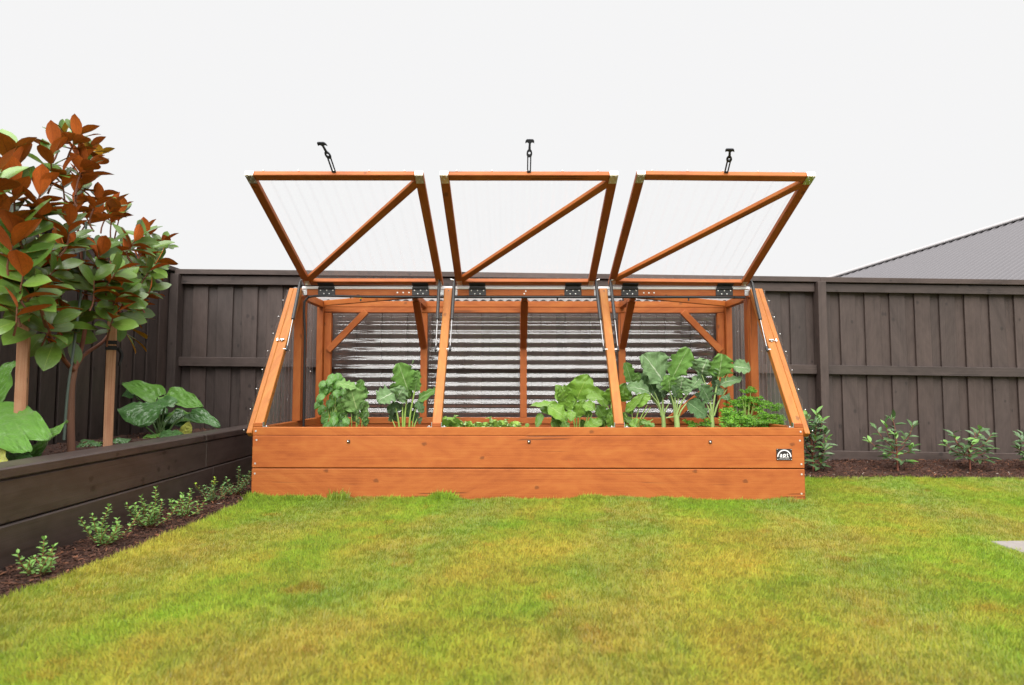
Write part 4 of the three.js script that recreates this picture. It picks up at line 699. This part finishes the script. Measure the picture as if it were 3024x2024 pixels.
  t = veg('broccoli_plant', 'tall broccoli plant between the other broccoli and the parsley', 'vegetable', { at: zc, k: 4.686, z: -0.6, shapes: br, mats: M, stem: STEM, group: 'broccoli plants', fill: [[7, 1060, 1460, 600, 900, 110, 2]], leaves: [
    [1325, 530, 1375, 215, 300, 1, 0.03], [1090, 490, 1160, 290, 360, 0, -0.03, [-0.2, 0.5, 0.85]], [1520, 390, 1770, 420, 210, 0, 0.02, [0, 0.5, 0.85]], [1330, 640, 1670, 540, 130, 0, 0.0, [0, 0.6, 0.8]], [1195, 870, 1085, 650, 220, 2, 0.02], [1070, 540, 940, 690, 150, 0, -0.04], [890, 880, 1160, 1080, 230, 2, 0.03, [0, 0.4, 0.9]], [1400, 790, 1460, 850, 120, 2, 0.02], [1100, 620, 1060, 480, 150, 2, -0.06], [1300, 700, 1370, 780, 120, 2, 0]],
    stalks: [[1235, 1070, 1325, 530, 0.0085, 0.03], [1225, 1080, 1195, 860], [1210, 1090, 1140, 880], [1260, 1070, 1440, 700], [1240, 1060, 1090, 500, 0.006, -0.03], [1390, 660, 1520, 395, 0.004], [1200, 1100, 890, 890, 0.004], [1400, 640, 1440, 560, 0.004]] });
  stemOf(t, zc, -0.6, [1235, 1240], [1225, 1060], 0.018);
  // young cabbage family plants at the near end
  t = veg('kale_plant', 'kale plant with a folded pale leaf growing against the basil', 'vegetable', { at: za, k: 5.8575, z: -0.55, shapes: br, mats: [leafMat(veins(95, [0.165, 0.31, 0.075], [0.42, 0.56, 0.22], { n: 5, k: 0.55, mid: 0.07, side: 0.4, vw: 0.06 }), { gloss: 0.22, cr: 0.5 }), M[1], M[2]], stem: BSTEM, root: true, group: 'kale plants', fill: [[9, 760, 1080, 900, 1230, 110, 1], [7, 700, 1060, 620, 900, 120, 1]], leaves: [
    [905, 960, 790, 560, 380, 0, 0.03], [890, 560, 540, 470, 200, 0, 0.05, [0, 0.75, 0.6]], [915, 720, 985, 420, 180, 1, -0.05], [930, 760, 1095, 620, 190, 1, -0.06], [960, 960, 1085, 820, 200, 0, 0.0], [810, 1000, 760, 870, 190, 1, -0.02], [980, 1110, 1100, 990, 170, 1, 0], [700, 1000, 590, 780, 170, 1, -0.05], [1010, 1200, 1085, 1090, 120, 1, 0], [860, 1050, 890, 950, 120, 1, -0.05]],
    stalks: [[905, 1250, 905, 900, 0.0085, 0.03], [775, 1250, 700, 1040, 0.006], [815, 1250, 812, 950, 0.005], [990, 1250, 1000, 1020, 0.005], [1050, 1250, 1080, 1180, 0.004]] });
  t = veg('kale_plant', 'tall kale plant with a rounded top leaf beside the rafter', 'vegetable', { at: za, k: 5.8575, z: -0.55, shapes: br, mats: M, stem: BSTEM, root: true, group: 'kale plants', fill: [[9, 1500, 1990, 850, 1180, 120, 2], [6, 1480, 1900, 560, 820, 130, 1]], leaves: [
    [1785, 610, 1620, 130, 360, 1, 0.02], [1830, 470, 1985, 280, 200, 1, -0.05], [1905, 620, 1945, 400, 180, 1, 0.02], [1960, 780, 2290, 570, 150, 1, 0.0, [0, 0.5, 0.8]], [1540, 640, 1250, 790, 330, 0, 0.05, [0, 0.5, 0.85]], [1600, 790, 1700, 540, 280, 0, 0.04], [1640, 860, 1430, 980, 190, 2, -0.03], [1960, 780, 2040, 1010, 130, 2, 0.0], [1720, 1060, 1790, 860, 170, 2, -0.06], [1560, 1120, 1480, 1010, 150, 2, -0.05], [1870, 1150, 1950, 1010, 150, 2, -0.06], [1560, 590, 1520, 480, 150, 1, -0.05], [1860, 130, 1880, 100, 60, 1, 0]],
    stalks: [[1650, 1260, 1570, 880, 0.009], [1700, 1260, 1690, 830, 0.0085], [1720, 1260, 1780, 600, 0.0085], [1800, 1250, 1905, 590, 0.009, 0.02], [1600, 1250, 1510, 1110, 0.006], [1870, 1250, 1940, 1100, 0.006], [1850, 900, 1960, 780, 0.005]] });
  // chard
  t = veg('chard_plant', 'large chard plant with upright glossy green leaves in the middle of the bed', 'vegetable', { at: zs, k: 5.4056, z: -0.55, shapes: bt, mats: BEET, stem: BSTEM, root: true, group: 'chard plants', fill: [[8, 560, 1150, 1180, 1440, 170, 1], [5, 620, 1050, 900, 1180, 190, 0]], leaves: [
    [790, 1150, 545, 730, 260, 0, 0.0], [880, 980, 1075, 545, 380, 0, -0.03], [840, 1000, 900, 640, 330, 1, -0.1], [620, 1060, 120, 1070, 140, 0, 0.02, [0, 0.8, 0.5]], [420, 1070, 770, 1330, 250, 0, 0.06, [0, 0.6, 0.7]], [985, 1050, 1200, 1150, 170, 0, 0.1, [0, 0.5, 0.85]], [800, 1150, 785, 1330, 140, 0, 0.12], [1020, 1440, 1315, 1300, 200, 0, 0.12, [0, 0.6, 0.8]], [600, 1440, 480, 1310, 200, 1, 0.0], [320, 1190, 235, 1440, 110, 1, 0.02], [870, 1250, 1010, 960, 190, 0, 0.05], [950, 1250, 880, 1050, 200, 1, -0.05], [300, 1090, 560, 1200, 150, 1, -0.02], [640, 1420, 780, 1360, 130, 1, 0.1], [1030, 940, 1340, 970, 150, 0, 0.03, [0, 0.7, 0.7]]],
    stalks: [[860, 1460, 790, 1130, 0.008], [920, 1460, 935, 1180, 0.007], [980, 1450, 1080, 1210, 0.009, 0.02], [880, 1460, 880, 970, 0.007, -0.04], [680, 1360, 480, 1220, 0.006], [1000, 1450, 1130, 1210, 0.006]] });
  t = veg('chard_plant', 'chard plant growing behind the second middle rafter', 'vegetable', { at: zs, k: 5.4056, z: -0.72, shapes: bt, mats: BEET, stem: BSTEM, root: true, group: 'chard plants', fill: [[7, 1230, 1640, 1150, 1440, 160, 1]], leaves: [
    [1380, 1100, 1080, 740, 190, 0, 0.0, [0, 0.6, 0.8]], [1400, 1060, 1280, 860, 220, 1, -0.04], [1420, 1000, 1500, 760, 240, 0, 0.0], [1350, 1330, 1200, 1060, 190, 1, 0.03], [1440, 1420, 1400, 1190, 160, 0, 0.1], [1580, 1000, 1660, 700, 260, 1, -0.06], [1500, 1250, 1350, 1150, 170, 1, 0], [1600, 1000, 1640, 840, 190, 0, 0.0], [1230, 1250, 1300, 1100, 130, 1, 0]],
    stalks: [[1400, 1460, 1380, 1080], [1420, 1460, 1440, 980], [1350, 1440, 1200, 1150], [1480, 1450, 1560, 1000]] });
  t = veg('chard_plant', 'small chard plant with arching thin stalks between rafter and broccoli', 'vegetable', { at: zs, k: 5.4056, z: -0.5, shapes: bt, mats: BEET, stem: BSTEM, root: true, group: 'chard plants', leaves: [
    [1660, 1180, 1960, 870, 130, 0, 0.02, [0, 0.6, 0.75]], [1800, 1060, 2080, 890, 190, 0, 0.03, [0, 0.5, 0.85]], [1850, 1440, 1720, 1330, 220, 0, 0.1, [0, 0.7, 0.7]], [1760, 1340, 1650, 1270, 100, 1, 0.05], [1900, 1330, 2160, 1400, 110, 1, 0.05, [0, 0.8, 0.5]], [1880, 1360, 2010, 1310, 90, 0, 0.02], [1700, 1200, 1780, 1050, 120, 1, -0.04], [1760, 1470, 1620, 1390, 110, 0, 0.1], [1950, 1460, 2120, 1420, 120, 1, 0.08]],
    stalks: [[1790, 1380, 1650, 1200, 0.006], [1800, 1380, 1900, 1020, 0.006], [1820, 1380, 2010, 1060, 0.006], [1830, 1390, 2060, 1100, 0.005], [1830, 1400, 2100, 1290, 0.005], [1780, 1380, 1760, 1160, 0.004], [1800, 1380, 1850, 1180, 0.004], [1790, 1480, 1800, 1360, 0.012]] });
  // basil
  {
    const r = rng(77), bv = veins(96, [0.095, 0.275, 0.018], [0.15, 0.34, 0.04], { n: 5, k: 0.5, mid: 0.05, side: 0.3, mott: 0.2 }), BM = leafMat(bv, { gloss: 0.7, cr: 0.25, bump: 0.008, trans: 0.25 });
    const bs = [0, 1, 2].map((i) => leafGeo({ prof: ovate, nu: 6, nv: 8, arch: 0.35, fold: 0.1, droop: [1.2, 0.8, 1.5][i], rise: 0.3, pucker: 0.08, seed: 80 + i })), b = thing('basil_plant', 'bushy basil plant with cupped shiny leaves in the bed corner', 'vegetable');
    const spots = [[350, 640], [330, 480], [470, 360], [560, 350], [600, 420], [480, 480], [420, 560], [300, 800], [330, 900], [440, 880], [380, 1010], [370, 1080], [510, 990], [500, 1090], [420, 1190], [540, 1150], [530, 1215], [630, 1190], [630, 1010], [560, 780], [590, 880], [480, 700], [550, 640], [620, 620], [650, 760], [430, 440], [390, 1210], [600, 1080], [310, 700], [680, 1120], [460, 800], [360, 560], [540, 480]];
    const foot = onZ(...za(470, 1245), -0.62); foot.y = 0.33;
    for (const [X, Y2] of spots) { const p = onZ(...za(X + rr(-10, 10, r), Y2 - 50), -0.62 + rr(-0.1, 0.12, r)), out = V((X - 460) / 300, -0.85, 0.5 + rr(-0.3, 0.3, r)).normalize(), l = rr(0.078, 0.108, r); putLeaf('leaf', pick(bs, r), BM, b, p, p.clone().addScaledVector(out, l), l * 0.72, V(out.x * 0.5, 0.5, 0.85), l); }
    for (const [X, Y2] of [[350, 560], [480, 430], [560, 480], [600, 700], [430, 800], [540, 900]]) part('stem', tubeGeo([foot.clone().add(V(rr(-0.03, 0.03, r), 0, 0)), V().lerpVectors(foot, onZ(...za(X, Y2), -0.62), 0.6), onZ(...za(X, Y2), -0.62)], 0.004, 0.0025, 8, 5), BSTEM, b);
  }
  // lettuces peeping over the front trim
  {
    const r = rng(31), lv = veins(97, [0.33, 0.52, 0.075], [0.48, 0.6, 0.2], { n: 6, k: 0.5, mid: 0.08, side: 0.25, mott: 0.3 }), LM = [leafMat(lv, { gloss: 0.3, trans: 0.35 }), leafMat(lv, { gloss: 0.3, trans: 0.35, color: rgb(0.75, 0.86, 0.7) })];
    const ls = [0, 1, 2].map((i) => leafGeo({ prof: broad, nu: 10, nv: 10, droop: [0.8, 1.2, 0.5][i], rise: 0.2, ruffle: 0.16, rufF: 30, jag: 0.7, lobe: 0.15, lobeF: 34, pucker: 0.16, seed: 90 + i }));
    const mid = 'small frilly bright green lettuce in the middle of the lettuce row';
    for (const [px, hgt, label] of [[1332, 0.19, 'frilly bright green lettuce right beside the foot of a middle rafter'], [1395, 0.14, mid], [1430, 0.165, mid], [1478, 0.18, mid], [1522, 0.155, 'frilly bright green lettuce next to the round leaved seedling']]) {
      const l = thing('lettuce', label, 'vegetable', 'lettuces in a row'), c = onZ(px, 1262, -0.36); c.y = 0.335;
      for (let i = 0; i < 15; i++) { const a = i * 2.4, o = 0.15 + 0.055 * i, d = V(Math.cos(a) * Math.sin(o), Math.cos(o) + 0.12, Math.sin(a) * Math.sin(o)).normalize(), len = hgt * rr(0.8, 1.1, r); putLeaf('leaf', pick(ls, r), pick(LM, r), l, c, c.clone().addScaledVector(d, len), len * 0.75, V(-Math.cos(a), 0.8, -Math.sin(a)), len * 0.7); }
    }
    const sd = thing('seedling', 'single round leaved seedling beyond the lettuces', 'vegetable'), p = onZ(1558, 1264, -0.36), s0 = leafGeo({ prof: (q) => Math.sqrt(Math.max(0, 1 - (2 * q - 1) ** 2)) + 0.02, nu: 6, nv: 8, droop: 0.3, seed: 3 });
    putLeaf('leaf', s0, BEET[0], sd, onZ(1557, 1262, -0.36), onZ(1557, 1250, -0.36), 0.03, V(0, 0.3, 1)); part('stem', tubeGeo([V(p.x, 0.33, -0.36), V(p.x, 0.4, -0.36), onZ(1557, 1258, -0.36)], 0.002, 0.0015, 5, 5), BSTEM, sd);
  }
  // curly parsley
  {
    const r = rng(55), frond = [];
    for (let v = 0; v < 3; v++) { const gs = []; for (let i = 0; i < 26; i++) { const g = new THREE.PlaneGeometry(rr(0.006, 0.012, r), rr(0.008, 0.014, r), 2, 2), p = g.attributes.position; for (let k = 0; k < 9; k++) p.setZ(k, rr(-0.004, 0.004, r)); g.rotateX(rr(-1.4, 0.6, r)).rotateY(rr(0, 6.28, r)); const a = rr(0, 6.28, r), d = Math.sqrt(r()) * 0.027; g.translate(Math.cos(a) * d, rr(-0.006, 0.009, r) - d * d * 7, Math.sin(a) * d); gs.push(g); } const m = mergeGeometries(gs); m.computeVertexNormals(); frond.push(m); }
    const PM = phy({ color: rgb(0.165, 0.395, 0.018), roughness: 1, clearcoat: 0.2, transmission: 0.25, thickness: 0 });
    const spots = []; const add = (n, X0, X1, Y0, Y1, zz) => { for (let i = 0; i < n; i++) spots.push([rr(X0, X1, r), rr(Y0, Y1, r), zz]); };
    add(34, 1330, 2080, 1130, 1220, 0.1); add(26, 1380, 1680, 960, 1150, 0.02); add(18, 1640, 1900, 800, 930, -0.05); add(7, 1660, 1800, 650, 740, -0.08); add(14, 1850, 2200, 870, 990, 0.0); add(16, 1800, 2150, 1020, 1190, 0.06); add(10, 1480, 1680, 840, 930, -0.1); add(12, 1500, 1800, 1050, 1180, 0.08); add(6, 1080, 1180, 1080, 1220, -0.05); add(6, 840, 980, 1140, 1220, -0.1);
    add(18, 1380, 1900, 900, 1080, -0.12); add(8, 2080, 2220, 1080, 1180, 0.05);
    const par = thing('parsley_plant', 'dense mound of curly bright green parsley at the end of the bed', 'vegetable'), gs = [], foot = onZ(...zc(1700, 1235), -0.58); foot.y = 0.33;
    spots.forEach(([X, Y2, dz], i) => {
      const p = onZ(...zc(X, Y2), -0.58 + dz + rr(-0.08, 0.08, r)); gs.push(frond[i % 3].clone().rotateX(rr(-0.1, 0.7, r)).rotateY(rr(-0.8, 0.8, r)).scale(rr(0.9, 1.35, r), 1, rr(0.9, 1.3, r)).translate(p.x, p.y, p.z));
      if (i % 3 === 0) part('stem', tubeGeo([foot.clone().add(V(rr(-0.1, 0.1, r), 0, rr(-0.05, 0.05, r))), V().lerpVectors(foot, p, 0.5).add(V(0, 0.02, 0)), p], 0.0032, 0.002, 6, 5), BSTEM, par);
    });
    const f = part('foliage', mergeGeometries(gs), PM, par); f.userData.kind = 'stuff';
  }
}

// ---------------------------------------------------------------- box hedge seedlings along the planter wall
{
  const leaf = (() => { const g = leafGeo({ prof: obovate, nu: 2, nv: 3, fold: 0.3, droop: 0.3, seed: 4 }); g.scale(0.6, 1, 0.7); return g; })();
  const mat = (c) => phy({ color: rgb(...c), roughness: 1, clearcoat: 0.5, clearcoatRoughness: 0.35, transmission: 0.2, thickness: 0 });
  const GREEN = mat([0.185, 0.375, 0.065]), DEEP = mat([0.125, 0.265, 0.065]), TIP = mat([0.30, 0.46, 0.02]), WOOD = std({ color: rgb(0.22, 0.09, 0.03), roughness: 0.8 });
  const list = [
    [112, 1700, 0.135, 6, 'low box seedling in the mulch farthest from the cold frame', 0], [312, 1616, 0.185, 7, 'spreading box seedling with pale forked tips beside the planter wall', 0], [442, 1564, 0.205, 8, 'tall three branched box seedling with an orange brown stem', 0],
    [548, 1530, 0.155, 5, 'slim box seedling with one withered leaf', 0], [630, 1484, 0.15, 6, 'box seedling with a yellow green new tip', 1], [690, 1466, 0.185, 5, 'small dark box seedling next to the cold frame corner', 0]];
  list.forEach(([px, py, h, n, label, tip], li) => {
    const r = rng(500 + li), d = ray(px, py), b = d.multiplyScalar((-0.012 - CAM.at[1]) / d.y).add(camera.position), t = thing('box_seedling', label, 'seedling', 'box seedlings along the planter wall'), stems = [], leaves = [], tips = [];
    for (let k = 0; k < n + 4; k++) {
      const a = k * 2.4 + rr(0, 1, r), sp = k === 0 ? 0.2 : rr(0.5, 1.5, r), hh = h * (k === 0 ? 1 : rr(0.3, 0.85, r)), top = V(b.x + Math.cos(a) * sp * hh * 0.75, b.y + hh, b.z + Math.sin(a) * sp * hh * 0.75), mid = V().lerpVectors(b, top, 0.45).add(V(Math.cos(a + 0.8) * 0.022 + rr(-0.012, 0.012, r), -0.008, Math.sin(a + 0.8) * 0.022 + rr(-0.012, 0.012, r)));
      const cv = new THREE.CatmullRomCurve3([b, mid, top]); stems.push(tubeGeo([b, mid, top], 0.0025, 0.0014, 6, 5));
      const m = Math.max(3, Math.round(hh / 0.0125));
      for (let i = 1; i <= m; i++) for (const s of [0, 1]) {
        const u = 0.12 + 0.88 * i / m, p = cv.getPointAt(Math.min(1, u)), ax = cv.getTangentAt(Math.min(1, u)), an = i * 1.57 + s * Math.PI + rr(-0.3, 0.3, r), sd = V(Math.cos(an), 0.1, Math.sin(an)), dir = sd.multiplyScalar(i === m ? 0.4 : 1).addScaledVector(ax, rr(0.2, 0.7, r)).normalize(), len = rr(0.019, 0.032, r) * (u > 0.9 ? 0.8 : 1);
        const z = V(0, 1, 0).addScaledVector(dir, -dir.y).normalize(), x = V().crossVectors(dir, z), mm = new THREE.Matrix4().makeBasis(x.multiplyScalar(len), dir.clone().multiplyScalar(len), z.multiplyScalar(len)).setPosition(p);
        (tip && k < 2 && u > 0.72 ? tips : leaves).push(leaf.clone().applyMatrix4(mm));
      }
    }
    part('stem', mergeGeometries(stems), WOOD, t);
    part('foliage', mergeGeometries(leaves), li > 3 ? DEEP : GREEN, t).userData.kind = 'stuff'; if (tips.length) part('new_growth', mergeGeometries(tips), TIP, t).userData.kind = 'stuff';
  });
}

// ---------------------------------------------------------------- laurels along the back fence
{
  const lv = veins(98, [0.060, 0.135, 0.028], [0.11, 0.2, 0.05], { n: 7, k: 0.4, mid: 0.06, side: 0.2, mott: 0.2 }), nv = veins(99, [0.15, 0.34, 0.045], [0.25, 0.44, 0.11], { n: 7, k: 0.4, mid: 0.06, side: 0.2, mott: 0.15 });
  const OLD = [leafMat(lv, { gloss: 0.8, cr: 0.25, trans: 0.12 }), leafMat(lv, { gloss: 0.8, cr: 0.25, trans: 0.12, color: rgb(0.78, 0.85, 0.9) })], NEW = leafMat(nv, { gloss: 0.6, cr: 0.3, trans: 0.25 }), WOOD = std({ color: rgb(0.19, 0.062, 0.035), roughness: 0.7 });
  const sh = [0, 1, 2].map((i) => leafGeo({ prof: lance, nu: 4, nv: 7, fold: [0.35, 0.2, 0.5][i], droop: [0.5, 0.9, 0.3][i], rise: 0.1, ruffle: 0.02, rufF: 16, seed: 30 + i }));
  const list = [
    [2402, -1.2, 0.52, 0.34, 17, 10, 'dense laurel shrub tucked against the cold frame side', 0], [2652, -1.22, 0.45, 0.46, 11, 8, 'open laurel shrub with bright upright tips in the mulch by the fence', 1], [2866, -1.22, 0.37, 0.52, 12, 8, 'rounded laurel shrub on a bare red stem with drooping leaves', 2], [3062, -1.22, 0.38, 0.40, 12, 8, 'laurel shrub at the far end of the fence row', 3]];
  list.forEach(([px, z, h, wd, n, per, label], li) => {
    const r = rng(617 + li * 13), t = thing('laurel_shrub', label, 'shrub', 'laurel shrubs along the fence'), b = onZ(px, 1385, z); b.y = bank(0, z) + 0.002;
    const trunkTop = b.clone().add(V(rr(-0.01, 0.01, r), h * 0.55, 0)); part('main_stem', tubeGeo([b, V().lerpVectors(b, trunkTop, 0.5), trunkTop], 0.0085, 0.005, 6, 6), WOOD, t);
    for (let k = 0; k < n; k++) {
      const a = k * 2.4, u = k / n, y0 = lerp(li === 0 ? 0.03 : 0.10, h * 0.5, u), hh = lerp(li === 2 ? 0.12 : 0.08, h, Math.pow(u, 0.8)) * rr(0.92, 1.05, r), rad = wd * 0.5 * Math.sin(lerp(0.7, 2.7, u)) * rr(0.55, 0.95, r);
      const s = b.clone().setY(b.y + y0), e = b.clone().add(V(Math.cos(a) * rad + [0, -0.03, 0.02, 0][li] + rr(-0.03, 0.03, r), hh * (li === 1 && k === n - 1 ? 1.06 : 1), Math.sin(a) * rad * 0.55)), m = V().lerpVectors(s, e, 0.5).add(V(Math.cos(a) * rad * 0.2, -0.01, 0)), cv = new THREE.CatmullRomCurve3([s, m, e]);
      part('branch', tubeGeo([s, m, e], 0.004, 0.0022, 6, 5), WOOD, t);
      for (let i = 0; i < per; i++) {
        const q = 0.3 + 0.7 * (i + 1) / per, p = cv.getPointAt(q), ax = cv.getTangentAt(q), an = i * 2.4 + k, sd = V(Math.cos(an), 0.0, Math.sin(an)), top = i >= per - 3, dir = sd.multiplyScalar(top ? 0.75 : 1.1).addScaledVector(ax, top ? 0.9 : 0.3).add(V(0, li === 2 ? -0.35 : top ? 0.1 : -0.15, 0)).normalize(), len = rr(0.066, 0.1, r);
        putLeaf('leaf', pick(sh, r), (top && r() < (li < 2 ? 0.4 : 0.15)) || r() < 0.04 ? NEW : pick(OLD, r), t, p, p.clone().addScaledVector(dir, len), len * rr(0.32, 0.42, r), V(rr(-0.2, 0.2, r), 0.9, 0.4), len * 0.5);
      }
    }
  });
}

renderer.render(scene, camera);
